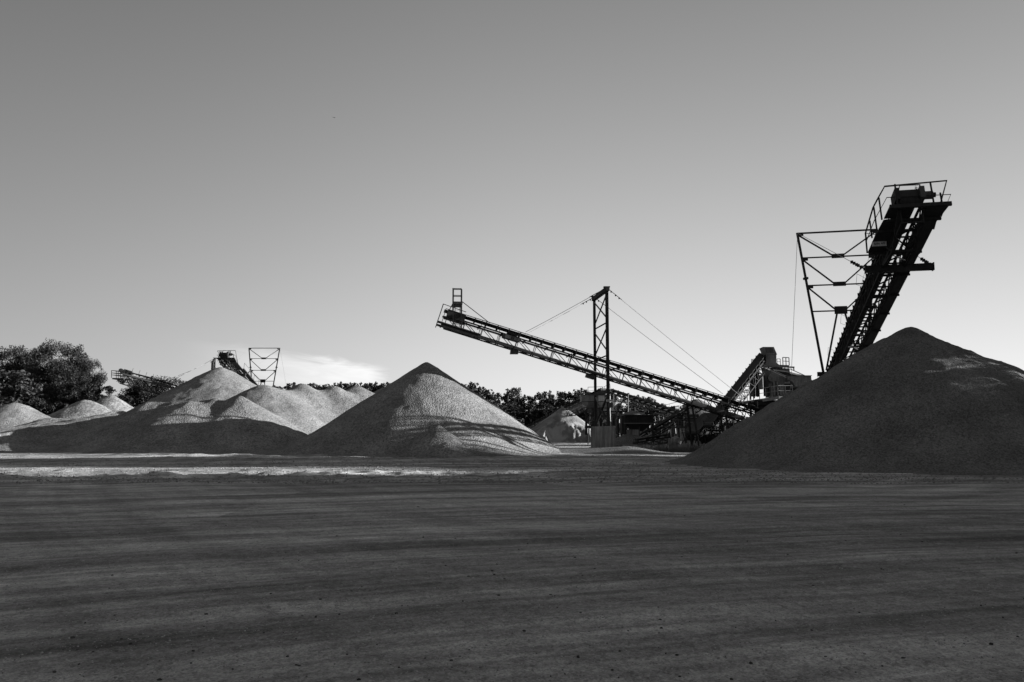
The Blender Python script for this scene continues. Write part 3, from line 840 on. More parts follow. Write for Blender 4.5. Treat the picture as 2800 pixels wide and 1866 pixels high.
# concrete footing blocks
def block(name, C, w, d, h, rot, label, seed, group):
    r_ = random.Random(seed); b = MB()
    c, s = math.cos(rot), math.sin(rot); ex = Vector((c, s, 0)); ey = Vector((-s, c, 0))
    base = C - ex * w / 2 - ey * d / 2
    pl = [(0, 0), (w, 0), (w, d), (0, d)]
    bev = .04
    poly = []
    for (a_, b_) in pl:
        poly.append(base + ex * (a_ + (bev if a_ == 0 else -bev)) + ey * b_); 
    lo = [base + ex * a_ + ey * b_ for a_, b_ in pl]
    hi = [base + ex * (a_ + (bev if a_ == 0 else -bev)) + ey * (b_ + (bev if b_ == 0 else -bev)) + Z * (h + r_.uniform(-.03, .03)) for a_, b_ in pl]
    md = [v + Z * (h - bev) for v in lo]
    v = lo + md + hi
    f = [(0, 1, 5, 4), (1, 2, 6, 5), (2, 3, 7, 6), (3, 0, 4, 7), (4, 5, 9, 8), (5, 6, 10, 9), (6, 7, 11, 10), (7, 4, 8, 11), (8, 9, 10, 11)]
    o = put(name, mesh_from(name, [p - C for p in v], f, M['concrete']), Matrix.Translation(C))
    return tag(o, label, 'concrete block', group)
cg = at(1632, 1190, 69.5)
block('concrete_block', Vector((at(1634, 1190, 68.3).x + .25, 70.6, -.4)), 1.18, 4.6, BZ + .4 - .02, -.105, 'left block of the pair of weathered concrete blocks under the mast', 1, 'concrete blocks under the mast')
block('concrete_block', Vector((at(1668, 1190, 67.8).x + .28, 70.2, -.5)), .95, 4.8, BZ + .5, -.118, 'right block of the pair under the mast, darker and water-streaked', 2, 'concrete blocks under the mast')
heap('dirt_mound', 'low dirt bank around the foot of the concrete blocks', 'dirt mound',
     [ridge((4.0, 66.3), (9.0, 66.0), .30, .42, .3, .3), cone(9.6, 65.6, .45, .28, .3)], (-2, 16, 61, 70), .12, 'pile_dark', .12, 61, .25)

# far left slung conveyor, its head over the small cone
hB = at(334, 1034, 132.0); tB = at(560, 1098, 136.0)
F5 = Fr(hB, tB - hB, Vector((-(tB - hB).y, (tB - hB).x, 0)))
L5 = (tB - hB).length
c5 = thing('slung_conveyor', Vector((hB.x, hB.y, 0)), 'distant latticed conveyor at left, its railed raised end in front of a dark tree', 'conveyor')
lattice(c5, F5, .2, L5, 2.9, -.6, .6, .75, -.95, .14, .10, bottom=False)
belt(c5, F5, -.5, L5, 0, .55, 1.15, .16)
idlers(c5, F5, 0, L5, 1.2, 0, .55, 1.15, .16)
bar(c5, 'lower_tube', F5(0, -.7, .62), F5(L5, -.7, .62), .3, .3, 'plate', F5.n, True)
slab(c5, 'head_box', F5(.5, 0, 1.15), F5.a * 1.2, F5.r * 1.0, F5.n * .7, 'steel')
hd = MB(); hd.tube([F5(-.5, -.7, 1.1), F5(-.5, .7, 1.1)], .34, 12); hd.build('head_drum', 'steel', c5)
A0 = at(307, 1034, 131.2); A1 = at(339, 1035, 131.5)
slab(c5, 'head_platform', (A0 + A1) / 2 + Yv * .9 - Z * .1, (A1 - A0), Yv * 2.4, Z * .22, 'plate')
for dyy in (-.25, 2.0):
    for (px_, top_) in ((307, 1014), (320, 1015), (331, 1016)):
        b0 = at(px_, 1034, 131.3) + Yv * dyy; b1 = at(px_, top_, 131.3) + Yv * dyy
        bar(c5, 'rail_post', b0, b1, .07, .07, 'steel')
    for yy in (0, 6.5, 12):
        tube(c5, 'handrail', [at(307, 1014 + yy, 131.3) + Yv * dyy, at(340, 1016 + yy, 131.3) + Yv * dyy, at(401, 1031 + yy, 131.6) + Yv * dyy][:3 if yy == 0 else 2], .045, 'steel')
for yy in (0, 6.5, 12): tube(c5, 'handrail', [at(307, 1014 + yy, 131.3) - Yv * .25, at(307, 1014 + yy, 131.3) + Yv * 2.0], .04, 'steel')
for i in range(4): bar(c5, 'rail_post', F5(1.2 + i * 1.1, -.75, 1.0), F5(1.2 + i * 1.1, -.75, 2.0), .05, .05, 'steel')
Mn = at(573, 985, 130.0); Mf = at(578, 982, 134.0)
c6 = thing('mast', Vector((Mn.x, 143, 0)), 'slim dark mast of the distant conveyor, just left of the high cone top', 'mast')
Nn2 = Vector((at(573, 1182, 141).x, 141, 0)); Ff2 = Vector((at(579, 1182, 145.5).x, 145.5, 0))
mast(c6, Nn2, Ff2, at(573, 990, 141).z, at(579, 980, 145.5).z, 0, 8.0, .34, 0.0, True)
for (A_, B_) in ((Vector((Nn2.x, Nn2.y, at(573, 990, 141).z)), F5(6.0, -.5, 1.2)), (Vector((Ff2.x, Ff2.y, at(579, 980, 145.5).z)), F5(6.6, .5, 1.2)),
                 (Vector((Nn2.x, Nn2.y, at(573, 990, 141).z)), at(640, 1090, 131))):
    cable(c6, 'stay_cable', A_, B_, .03, .1)

# ------------------------------------------------------------------ processing plant behind the mast
def light_conveyor(label, A, B, half=.4, vt=0, vb=-.8, mat='steel', bay=1.3, step=1.1, legs=(), rail=False, double=False):
    d = B - A; F = Fr(A, d, Vector((d.y, -d.x, 0))); Lc = d.length
    root = thing('belt_conveyor', Vector((A.x, A.y, 0)), label, 'conveyor')
    lattice(root, F, 0, Lc, bay, -half, half, vt, vb, .08, .05, mat, True, True, double)
    belt(root, F, 0, Lc, 0, half, vt + .22, .14)
    idlers(root, F, .3, Lc, step, 0, half, vt + .22, .14)
    for e in (.15, Lc - .15):
        b = MB(); b.tube([F(e, -half, vt + .1), F(e, half, vt + .1)], .22, 12); b.build('end_drum', 'plate', root)
    for k in legs:
        for s_ in (-1, 1):
            p = F(Lc * k, s_ * half, vb); bar(root, 'trestle_leg', p, Vector((p.x + s_ * F.r.x * .5, p.y + s_ * F.r.y * .5, 0)), .12, .12, mat)
    if rail:
        n = int(Lc / 1.6)
        for i in range(n + 1):
            bar(root, 'rail_post', F(i * Lc / n, -half - .5, -.1), F(i * Lc / n, -half - .5, .95), .04, .04, 'rail', F.a)
        tube(root, 'handrail', [F(0, -half - .5, .95), F(Lc, -half - .5, .95)], .025)
        tube(root, 'mid_rail', [F(0, -half - .5, .5), F(Lc, -half - .5, .5)], .018)
        bar(root, 'walk_board', F(0, -half - .3, -.1), F(Lc, -half - .3, -.1), .5, .06, 'plate', F.n)
    return root, F, Lc
def railing(root, pts, h=1.05, step=1.2, w=.045, mat='rail'):
    pts = [Vector(p) for p in pts]
    for a, b in zip(pts[:-1], pts[1:]):
        n = max(1, round((b - a).length / step))
        for i in range(n + 1):
            p = a.lerp(b, i / n); bar(root, 'rail_post', p, p + Z * h, w, w, mat)
        tube(root, 'handrail', [a + Z * h, b + Z * h], w * .6, mat)
        tube(root, 'mid_rail', [a + Z * h * .52, b + Z * h * .52], w * .42, mat)

# the crusher and screen tower
TD = 86.0
def T(px_, py_, dy=0.0): return at(px_, py_, TD + dy)
tw = thing('screening_tower', Vector((T(2110, 1182).x, TD, 0)), 'screening tower with a hooded chute on top and a railed platform, beside the dark pile', 'tower')
tfeed, TFf, _ = light_conveyor('steep feed conveyor climbing to the hood of the screening tower', at(1938, 1166, 76.0), at(2090, 972, 87.5), .5, 0, -1.15, bay=1.4, legs=(.25,))
# hood
hood = prism(tw, 'hood', [T(2086, 949), T(2116, 949), T(2125, 970), T(2095, 970)], Yv * 1.3 - Z * .05, 'panel')
for j in range(4):
    for i in range(5):
        c = T(2094 + i * 4.2 + j * 1.4, 953 + j * 3.7, -.03)
        slab(hood, 'louvre', c, X * .11, Yv * .06, Z * .05, 'rubber')
prism(tw, 'chute', [T(2094, 970, .12), T(2123, 970, .12), T(2123, 992, .12), T(2131, 998, .12), T(2094, 998, .12)], Yv * 1.2, 'panel')
prism(tw, 'chute_flare', [T(2091, 972, .3), T(2095, 970, .1), T(2095, 992, .1), T(2088, 992, .3)], Yv * 1.0, 'steel')
prism(tw, 'roof_deck', [T(2094, 996, -.3), T(2158, 999, -.3), T(2158, 1002, -.3), T(2094, 1000, -.3)], Yv * 2.4, 'panel')
bar(tw, 'roof_beam', T(2088, 1001, -.4), T(2172, 1005, -.4), .12, .16, 'panel')
for i in range(6): bar(tw, 'roof_stud', T(2110 + i * 9, 1004, -.35), T(2110 + i * 9, 1009, -.35), .07, .07, 'steel')
bar(tw, 'roof_beam', T(2170, 1005, -.4), T(2171, 1013, -.4), .09, .09, 'steel')
railing(tw, [T(2125, 998, .4), T(2134, 998, .4)], .65, .5, .05, 'steel')
railing(tw, [T(2141, 999, -.1), T(2158, 1000, -.1), T(2158, 1000, 1.4)], .85, .35, .07, 'steel')
tube(tw, 'guard_rail', [T(2055, 994, .3), T(2055, 983, .3), T(2064, 982, .3), T(2064, 992, .3)], .04, 'steel')
# inclined screen body
prism(tw, 'screen_wall', [T(2080, 1004), T(2152, 1030), T(2158, 1082), T(2095, 1088), T(2092, 1040)], Yv * .12, 'panel')
prism(tw, 'screen_wall', [T(2110, 1005, 2.2), T(2159, 1008, 2.2), T(2160, 1018, 2.2), T(2196, 1026, 2.2), T(2196, 1080, 2.2), T(2095, 1088, 2.2)], Yv * .12, 'panel')
prism(tw, 'screen_deck', [T(2104, 1012, .2), T(2160, 1019, .2), T(2196, 1027, 2.0), T(2120, 1006, 2.0)], -Z * .12, 'steel')
prism(tw, 'screen_side', [T(2098, 1006, .9), T(2158, 1008, .9), T(2160, 1019, .9), T(2120, 1018, .9)], Yv * .08, 'panel')
for dv_ in (0, 3.2): bar(tw, 'edge_tube', T(2078, 996 + dv_, -.35), T(2150, 1030 + dv_, -.35), .07, .07, 'light' if dv_ else 'rail', None, True)
bar(tw, 'edge_tube', T(2160, 1009, 2.0), T(2200, 1027, 2.0), .10, .10, 'panel', None, True)
bar(tw, 'edge_tube', T(2078, 996, -.3), T(2090, 1025, -.3), .10, .10, 'steel', None, True)
for (a, b) in (((2052, 1000), (2077, 995)), ((2052, 1000), (2052, 1094)), ((2062, 1003), (2062, 1090)), ((2072, 998), (2072, 1086)), ((2052, 1010), (2074, 1006)), ((2062, 1016), (2085, 1024))):
    bar(tw, 'column', T(a[0], a[1], .1), T(b[0], b[1], .1), .16, .16, 'steel' if a[0] != 2052 else 'panel')
bar(tw, 'column', T(2060, 1008, .9), T(2060, 1085, .9), .5, .3, 'steel'); bar(tw, 'column', T(2071, 1006, 1.2), T(2071, 1085, 1.2), .35, .3, 'steel')
prism(tw, 'pipe_bend', [T(2062, 1007, -.1), T(2071, 1002, -.1), T(2076, 1006, -.1), T(2070, 1008, -.1), T(2062, 1013, -.1)], Yv * .4, 'steel')
fw = MB(); cfw = T(2109, 1034, -.25); fw.tube([cfw - Yv * .25, cfw + Yv * .2], .42, 18); fw.tube([cfw - Yv * .33, cfw - Yv * .2], .12, 10)
fw.build('flywheel', 'panel', tw)
slab(tw, 'switch_cabinet', T(2079, 1046, -.5), X * .42, Yv * .4, Z * 1.5, 'grey')
for (px_, w, a, b, m_) in ((2090, .16, 1028, 1084, 'steel'), (2096, .3, 1040, 1084, 'rubber'), (2116, .18, 1034, 1082, 'panel'), (2126, .16, 1044, 1082, 'panel'), (2137, .5, 1048, 1080, 'panel'), (2103, .12, 1060, 1084, 'steel')):
    slab(tw, 'stanchion', (T(px_, a, -.2) + T(px_, b, -.2)) / 2, X * w, Yv * .2, Z * (T(px_, a).z - T(px_, b).z), m_)
prism(tw, 'motor_hatch', [T(2149, 1050, -.2), T(2164, 1050, -.2), T(2164, 1076, -.2), T(2152, 1076, -.2)], Yv * .1, 'rubber')
prism(tw, 'cover_plate', [T(2139, 1047, -.4), T(2160, 1043, -.4), T(2160, 1049, -.4), T(2141, 1050, -.4)], Yv * .5, 'panel')
# discharge box on the right
prism(tw, 'discharge_box', [T(2154, 1028, -.5), T(2218, 1027, -.5), T(2219, 1039, -.5), T(2232, 1046, -.5), T(2210, 1058, -.5), T(2176, 1058, -.5), T(2166, 1042, -.5), T(2154, 1040, -.5)], Yv * 1.9, 'panel')
slab(tw, 'box_rim', T(2187, 1027.5, -.6), X * 2.6, Yv * .06, Z * .06, 'rubber')
prism(tw, 'box_side', [T(2153, 1030, -.56), T(2162, 1029, -.56), T(2162, 1037, -.56), T(2154, 1038, -.56)], Yv * .06, 'grey')
for i in range(7): slab(tw, 'rivet', T(2180 + i * 5, 1043, -.53), X * .04, Yv * .03, Z * .04, 'light')
prism(tw, 'lower_frame', [T(2170, 1062, 0), T(2225, 1062, 0), T(2200, 1082, 0), T(2150, 1095, 0)], Yv * .5, 'steel')
for i in range(5): bar(tw, 'strut', T(2170 + i * 11, 1064, -.1), T(2185 + i * 11, 1086, -.1), .07, .07, 'rail' if i == 1 else 'steel')
railing(tw, [T(2212, 1066, -.2), T(2236, 1060, -.2)], .55, .4, .05, 'steel')
# platform
P0, P1_, P2_ = T(2027, 1099, 1.5), T(2129, 1084, -1.4), T(2168, 1084, -1.2)
prism(tw, 'platform_floor', [P0, P1_, P2_, P2_ + Yv * 1.6, P0 + Yv * 1.2], -Z * .10, 'panel')
for (a, b) in ((P0, P1_), (P1_, P2_)):
    bar(tw, 'fascia', a - Z * .16, b - Z * .16, .06, .34, 'paint', Z)
railing(tw, [P0, P1_], 1.12, .75, .06, 'paint')
railing(tw, [P1_, P2_], 1.12, .75, .06, 'paint')
prism(tw, 'fascia', [T(2129, 1087, -1.3), T(2170, 1087, -1.1), T(2168, 1093, -1.1), T(2129, 1093, -1.3)], Yv * .1, 'paint')
# underframe and crusher below
slab(tw, 'underframe', T(2100, 1102, 1.0), X * 3.4, Yv * 2.4, Z * .5, 'steel')
prism(tw, 'crusher_body', [T(2072, 1108, .6), T(2140, 1106, .6), T(2136, 1120, .6), T(2120, 1126, .6), T(2124, 1150, .6), T(2088, 1150, .6), T(2086, 1124, .6), T(2074, 1122, .6)], Yv * 2.2, 'steel')
prism(tw, 'crusher_skirt', [T(2100, 1118, .4), T(2128, 1116, .4), T(2120, 1140, .4), T(2103, 1142, .4)], Yv * .2, 'panel')
for px_ in (2052, 2066, 2150, 2190):
    p = T(px_, 1098, .8); bar(tw, 'tower_leg', p, Vector((p.x, p.y, 0)), .22, .22, 'steel')
p = T(2071, 1098, -.4); bar(tw, 'drain_pipe', p, Vector((p.x, p.y, 1.5)), .10, .10, 'grey', None, True)
slab(tw, 'pump', T(2054, 1108, .4), X * .55, Yv * .5, Z * .6, 'steel')

# dark loading hopper
hb = thing('loading_hopper', Vector((at(1743, 1182, 84).x, 84.5, 0)), 'dark square loading hopper on four legs, heaped with gravel, right of the concrete blocks', 'hopper')
def Hh(px_, py_, dy=0.0): return at(px_, py_, 84 + dy)
w = (Hh(1784, 1136).x - Hh(1709, 1136).x); zt = Hh(1745, 1136).z; zb = Hh(1745, 1158).z; zf = Hh(1745, 1180).z; cx = Hh(1746.5, 1136).x
for i in range(7):
    slab(hb, 'wall_panel', Vector((cx - w / 2 + (i + .5) * w / 7, 84, (zt + zb) / 2)), X * (w / 7 - .02), Yv * .05, Z * (zt - zb), 'steel')
    bar(hb, 'stiffener', Vector((cx - w / 2 + i * w / 7, 83.93, zb)), Vector((cx - w / 2 + i * w / 7, 83.93, zt)), .05, .08, 'steel')
for xs_ in (-1, 1): slab(hb, 'wall_panel', Vector((cx + xs_ * w / 2, 85.4, (zt + zb) / 2)), X * .05, Yv * 2.8, Z * (zt - zb), 'steel')
slab(hb, 'wall_panel', Vector((cx, 86.8, (zt + zb) / 2)), X * w, Yv * .05, Z * (zt - zb), 'steel')
bar(hb, 'rim', Vector((cx - w / 2 - .1, 83.9, zt)), Vector((cx + w / 2 + .1, 83.9, zt)), .08, .12, 'steel', Z)
bar(hb, 'belt_rail', Vector((cx - w / 2 - .15, 83.88, zb)), Vector((cx + w / 2 + .1, 83.88, zb)), .08, .07, 'grey', Z)
fb = MB(); q = [Vector((cx - w / 2, 84.0, zb)), Vector((cx + w / 2, 84.0, zb)), Vector((cx + w / 2, 86.8, zb)), Vector((cx - w / 2, 86.8, zb)),
     Vector((cx - .5, 85.1, zf)), Vector((cx + .6, 85.1, zf)), Vector((cx + .6, 85.9, zf)), Vector((cx - .5, 85.9, zf))]
fb.add(q, [(0, 1, 5, 4), (1, 2, 6, 5), (2, 3, 7, 6), (3, 0, 4, 7), (4, 5, 6, 7)]); fb.build('funnel', 'steel', hb)
prism(hb, 'side_bin', [Hh(1700, 1137, .6), Hh(1709, 1136, .3), Hh(1709, 1188, .3), Hh(1700, 1186, .6)], Yv * 1.5, 'steel')
for xs_ in (-1, 1):
    for yy in (83.95, 86.8): bar(hb, 'hopper_leg', Vector((cx + xs_ * (w / 2), yy, 0)), Vector((cx + xs_ * (w / 2), yy, zt)), .20, .20, 'steel')
slab(hb, 'apron_wall', Hh(1731, 1187, -.5), X * 1.28, Yv * .15, Z * .9, 'concrete')
slab(hb, 'apron_wall', Hh(1748, 1180, -.4), X * .1, Yv * .15, Z * 1.0, 'steel')
heap_ = MB()
n = 20; vv = [Vector((cx - .3, 85.4, zt + .50))]
for rr_, hh in ((.5, .42), (1.1, .14), (1.36, -.05)):
    for j in range(n):
        a = 2 * math.pi * j / n; vv.append(Vector((cx - .3 + rr_ * 1.05 * math.cos(a), 85.4 + rr_ * math.sin(a), zt + hh + rnd.uniform(-.03, .03))))
ff = [(0, 1 + j, 1 + (j + 1) % n) for j in range(n)]
for k in range(2):
    for j in range(n): ff.append((1 + k * n + j, 1 + (k + 1) * n + j, 1 + (k + 1) * n + (j + 1) % n, 1 + k * n + (j + 1) % n))
heap_.add(vv, ff)
tag(heap_.build('gravel_heap', 'pile_dark', None, (cx, 85.4, zt), True), 'rounded heap of gravel filling the top of the dark loading hopper', 'gravel pile')

# pale silo behind the mast
SD = 104.0
def Sx(px_, py_, dy=0.0): return at(px_, py_, SD + dy)
sl = thing('silo', Vector((Sx(1648, 1182).x, SD + 1.5, 0)), 'pale tapered silo on legs seen between and behind the mast legs', 'silo')
def facet(name, pts, mat, th=.1): return prism(sl, name, pts, Yv * th, mat)
# upper band: front panels, each its own sheet
edges = [1588, 1610, 1636, 1662, 1686, 1708]
for i in range(5):
    a, b = edges[i], edges[i + 1]
    da = .9 if i == 0 else 0.0; db = .9 if i == 4 else 0.0
    lo_a = a + (4 if i == 0 else 0); lo_b = b - (4 if i == 4 else 0)
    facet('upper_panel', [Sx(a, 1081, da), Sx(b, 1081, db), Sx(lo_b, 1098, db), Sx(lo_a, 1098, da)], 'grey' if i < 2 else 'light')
    ia, ib = 1604 + (a - 1588) * .62, 1604 + (b - 1588) * .62
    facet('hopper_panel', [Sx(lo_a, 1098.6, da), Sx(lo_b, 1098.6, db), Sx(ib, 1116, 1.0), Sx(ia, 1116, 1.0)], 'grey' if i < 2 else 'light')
    ja, jb = 1618 + (a - 1588) * .42, 1618 + (b - 1588) * .42
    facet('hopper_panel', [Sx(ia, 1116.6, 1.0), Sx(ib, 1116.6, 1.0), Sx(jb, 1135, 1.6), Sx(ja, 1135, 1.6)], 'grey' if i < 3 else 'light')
bar(sl, 'band', Sx(1591, 1098.3, -.05), Sx(1706, 1098.3, -.05), .07, .08, 'steel', Z)
bar(sl, 'band', Sx(1602, 1116.3, .9), Sx(1682, 1116.3, .9), .07, .08, 'steel', Z)
bar(sl, 'rim', Sx(1587, 1080.5, -.08), Sx(1709, 1080.5, -.08), .1, .12, 'plate', Z)
slab(sl, 'back_wall', Sx(1648, 1090, 3.4), X * 5.4, Yv * .1, Z * .8, 'grey')
for xs_ in (1589, 1707): slab(sl, 'side_wall', Sx(xs_, 1089, 2.1), X * .08, Yv * 2.6, Z * .8, 'grey')
for (a, b) in (((1603, 1120), (1603, 1190)), ((1622, 1118), (1622, 1190)), ((1643, 1118), (1643, 1195)), ((1690, 1100), (1690, 1195)), ((1678, 1118), (1678, 1195))):
    bar(sl, 'silo_leg', Sx(a[0], a[1], .9), Sx(b[0], b[1], .9), .28, .28, 'steel')
for (a, b) in (((1605, 1122), (1622, 1150)), ((1622, 1122), (1605, 1150)), ((1605, 1155), (1640, 1130)), ((1643, 1135), (1678, 1165)), ((1678, 1135), (1645, 1170)), ((1690, 1110), (1708, 1095)), ((1603, 1150), (1690, 1150)), ((1690, 1130), (1703, 1160))):
    bar(sl, 'silo_brace', Sx(a[0], a[1], .8), Sx(b[0], b[1], .8), .12, .12, 'plate')
facet('outlet_chute', [Sx(1668, 1112, -.3), Sx(1675, 1110, -.3), Sx(1684, 1130, -.3), Sx(1672, 1132, -.3)], 'light', .6)
facet('outlet_chute', [Sx(1651, 1150, -.3), Sx(1659, 1144, -.3), Sx(1660, 1150, -.3), Sx(1648, 1158, -.3)], 'light', .6)
for i in range(4): slab(sl, 'machine_frame', Sx(1610 + i * 24, 1168 + (i % 2) * 6, 1.0), X * 1.0, Yv * .8, Z * (.35 + .2 * (i % 2)), 'steel')
railing(sl, [Sx(1608, 1080, .6), Sx(1648, 1079, .6)], 1.0, .9, .05, 'steel')
# conveyor heads over the silo
light_conveyor('long inclined conveyor rising from behind the sand pile to the pale silo', at(1405, 1192, 140), at(1652, 1068, 109), .5, 0, -1.3, bay=1.5, legs=(.9,), rail=True, double=True)
light_conveyor('dark conveyor sloping down to the right from the top of the pale silo', at(1664, 1070, 104), at(1866, 1137, 92), .45, 0, -.7, bay=1.3, legs=(.35, .8), double=True)
light_conveyor('short conveyor rising from the hopper foot towards the plant', at(1740, 1206, 85.5), at(1905, 1108, 88), .45, 0, -.6, bay=1.4, legs=(.15, .6,))
light_conveyor('pale railed conveyor behind the loading hopper', at(1762, 1140, 100), at(1852, 1118, 96), .4, 0, -1.0, 'plate', 1.3, 1.5, (.2, .8), True)
light_conveyor('low flat conveyor running under the stairs near the grass', at(1735, 1212, 81), at(1830, 1196, 81.5), .35, 0, -.5, bay=1.0, legs=(.2, .8))
light_conveyor('dark belt chute leaning against the screening plant', at(1893, 1186, 78), at(1944, 1136, 82), .75, 0, -.4, bay=1.4, legs=(.5,))
light_conveyor('small conveyor at the left end of the silo, half hidden by trees', at(1640, 1132, 103), at(1788, 1133, 101), .3, 0, -.5, 'plate', 1.2, 2.0, (.3, .9))

# screening plant on a steel deck with stairs
PD = 82.0
def Q(px_, py_, dy=0.0): return at(px_, py_, PD + dy)
sp = thing('screening_plant', Vector((Q(1880, 1182).x, PD, 0)), 'screening plant on a raised steel deck with open stairs at its left end', 'plant')
slab(sp, 'deck', Q(1878, 1169, .8), X * 3.6, Yv * 2.6, Z * .14, 'steel')
bar(sp, 'deck_beam', Q(1835, 1169, -.6), Q(1908, 1168, -.6), .12, .2, 'plate', Z)
railing(sp, [Q(1834, 1168, -.5), Q(1870, 1168, -.5)], .72, .28, .04, 'rail')
railing(sp, [Q(1834, 1168, 1.9), Q(1870, 1168, 1.9)], 1.1, .6, .04, 'steel')
lad0, lad1 = Q(1833, 1203, -.9), Q(1839, 1170, -.5)
for s_ in (-1, 1): bar(sp, 'stringer', lad0 + X * s_ * .24, lad1 + X * s_ * .24, .05, .12, 'steel')
for i in range(1, 9): slab(sp, 'step', lad0.lerp(lad1, i / 9), X * .46, Yv * .22, Z * .03, 'grey')
for k, (y0, y1, m_) in enumerate(((1134, 1141, 'plate'), (1143, 1146, 'steel'), (1147, 1154, 'plate'), (1155.5, 1157, 'grey'), (1158, 1160, 'steel'), (1161, 1166, 'plate'))):
    a, b = (1877, 1906)
    slab(sp, 'screen_tier', (Q(a, y0, .2) + Q(b, y1, .2)) / 2, X * (1.1 - (k % 2) * .06), Yv * (1.7), Z * ((y1 - y0) / 26.5), m_)
for px_ in (1875, 1907): bar(sp, 'tier_post', Q(px_, 1132, -.7), Q(px_, 1168, -.7), .06, .06, 'steel')
for (px_, y0) in ((1853, 1133), (1862, 1130), (1866, 1136), (1857, 1140)):
    bar(sp, 'cab_post', Q(px_, y0, .3), Q(px_, 1168, .3), .12, .12, 'steel')
slab(sp, 'cab_roof', Q(1864, 1131, .5), X * .7, Yv * .9, Z * .14, 'steel')
for i in range(4): slab(sp, 'cab_panel', Q(1858 + (i % 2) * 6, 1146 + (i // 2) * 12, .5), X * .2, Yv * .5, Z * .4, 'rubber')
bx_ = slab(sp, 'water_tank', Q(1893, 1126, 1.0), X * .42, Yv * .5, Z * .5, 'light')
slab(bx_, 'tank_base', Q(1894, 1132, 1.0), X * .38, Yv * .42, Z * .16, 'light')
slab(bx_, 'tank_lid', Q(1893, 1119, 1.0), X * .40, Yv * .52, Z * .07, 'grey')
for (px_, py0, px2, py2, w_) in ((1876, 1170, 1876, 1213, .14), (1856, 1170, 1856, 1213, .12), (1906, 1170, 1902, 1213, .12), (1884, 1186, 1864, 1213, .09), (1864, 1172, 1875, 1213, .09)):
    bar(sp, 'deck_leg', Q(px_, py0, -.4), Q(px2, py2, -.4), w_, w_, 'plate')
prism(sp, 'bracket_plate', [Q(1876, 1170, -.45), Q(1884, 1170, -.45), Q(1876, 1180, -.45)], Yv * .05, 'plate')
bar(sp, 'guard_rail', Q(1862, 1180, -1.4), Q(1903, 1182, -1.4), .04, .04, 'light', None, True)
bar(sp, 'rail_post', Q(1861, 1172, -1.4), Q(1863, 1213, -1.4), .06, .06, 'light')

# tangle of trestles right of the screening plant
tr = thing('trestle_frame', Vector((Q(1990, 1182).x, 80, 0)), 'dark tangle of steel trestles and pipes under the foot of the long conveyor', 'steel frame')
rt = random.Random(5)
for i in range(17):
    px_ = 1912 + i * 9.5
    y0 = rt.uniform(1140, 1172); lean = rt.uniform(-14, 14)
    bar(tr, 'trestle_leg', Q(px_, y0, rt.uniform(-2, 2)), Q(px_ + lean, 1214, rt.uniform(-2, 2)), rt.uniform(.1, .2), rt.uniform(.1, .2), rt.choice(['steel', 'steel', 'plate']))
for i in range(14):
    px_ = 1905 + i * 11; y0 = rt.uniform(1146, 1190)
    bar(tr, 'trestle_brace', Q(px_, y0, rt.uniform(-2, 2)), Q(px_ + rt.uniform(10, 30), y0 + rt.uniform(-26, 10), rt.uniform(-2, 2)), .09, .09, 'steel')
for (y0, x0, x1) in ((1160, 1902, 1950), (1165, 1985, 2022), (1158, 1980, 2018), (1178, 1930, 1995), (1151, 1912, 1935)):
    bar(tr, 'trestle_beam', Q(x0, y0, -.5), Q(x1, y0 + 1, -.5), .16, .18, 'plate', Z)
slab(tr, 'trough', Q(2003, 1163, .6), X * 1.7, Yv * .7, Z * .25, 'steel')
tube(tr, 'curved_pipe', [Q(1962, 1141, -2.0), Q(1949, 1159, -2.1), Q(1943, 1165, -2.1), Q(1925, 1176, -2.2), Q(1916, 1186, -2.2)], .075, 'grey')
tube(tr, 'curved_pipe', [Q(1956, 1140, -1.8), Q(1944, 1154, -1.8), Q(1938, 1164, -1.8), Q(1922, 1170, -1.8)], .05, 'plate')
slab(tr, 'hydraulic_box', Q(1914, 1180, -2.3), X * .17, Yv * .2, Z * .32, 'light')
slab(tr, 'junction_box', Q(2020, 1158, -1.8), X * .34, Yv * .3, Z * .2, 'grey')
prism(tr, 'chute_plate', [Q(1925, 1190, .8), Q(1968, 1183, .8), Q(1962, 1213, .8), Q(1922, 1213, .8)], Yv * .1, 'plate')
for i in range(3): slab(tr, 'engine_block', Q(1888 + i * 26, 1197 + 2 * i, .3), X * .7, Yv * .8, Z * .6, 'steel')
# thin lamp pole and the small machine by the trees
lp = thing('pole', at(1718, 1212, 92), 'thin pole standing behind the loading hopper under the sloping conveyor', 'pole')
bar(lp, 'pole_shaft', at(1716, 1212, 92), at(1718, 1078, 92), .09, .09, 'grey', None, True)
bar(lp, 'pole_head', at(1715, 1076, 92), at(1721, 1076, 92), .08, .08, 'steel')
sm = thing('crusher_machine', Vector((at(1370, 1182, 126).x, 126, 0)), 'pale machine with a railed platform in front of the trees, right of the centre cone', 'machine')
def K(px_, py_, dy=0.0): return at(px_, py_, 126 + dy)
railing(sm, [K(1398, 1162, -1), K(1433, 1161, -1)], .78, .45, .05, 'paint')
bar(sm, 'platform_fascia', K(1397, 1160, -1.1), K(1433, 1160, -1.1), .1, .22, 'light', Z)
slab(sm, 'platform_floor', K(1415, 1160, .3), X * 2.1, Yv * 2.4, Z * .08, 'plate')
prism(sm, 'machine_body', [K(1357, 1124), K(1404, 1139), K(1398, 1150), K(1390, 1148), K(1384, 1136), K(1374, 1134), K(1370, 1140), K(1355, 1134)], Yv * 1.6, 'grey')
bar(sm, 'top_beam', K(1358, 1121, -.2), K(1406, 1137, -.2), .18, .25, 'steel', Z)
slab(sm, 'feed_box', K(1357, 1111, .2), X * .5, Yv * .8, Z * .85, 'grey')
railing(sm, [K(1348, 1104, 0), K(1361, 1104, 0)], .85, .7, .07, 'steel')
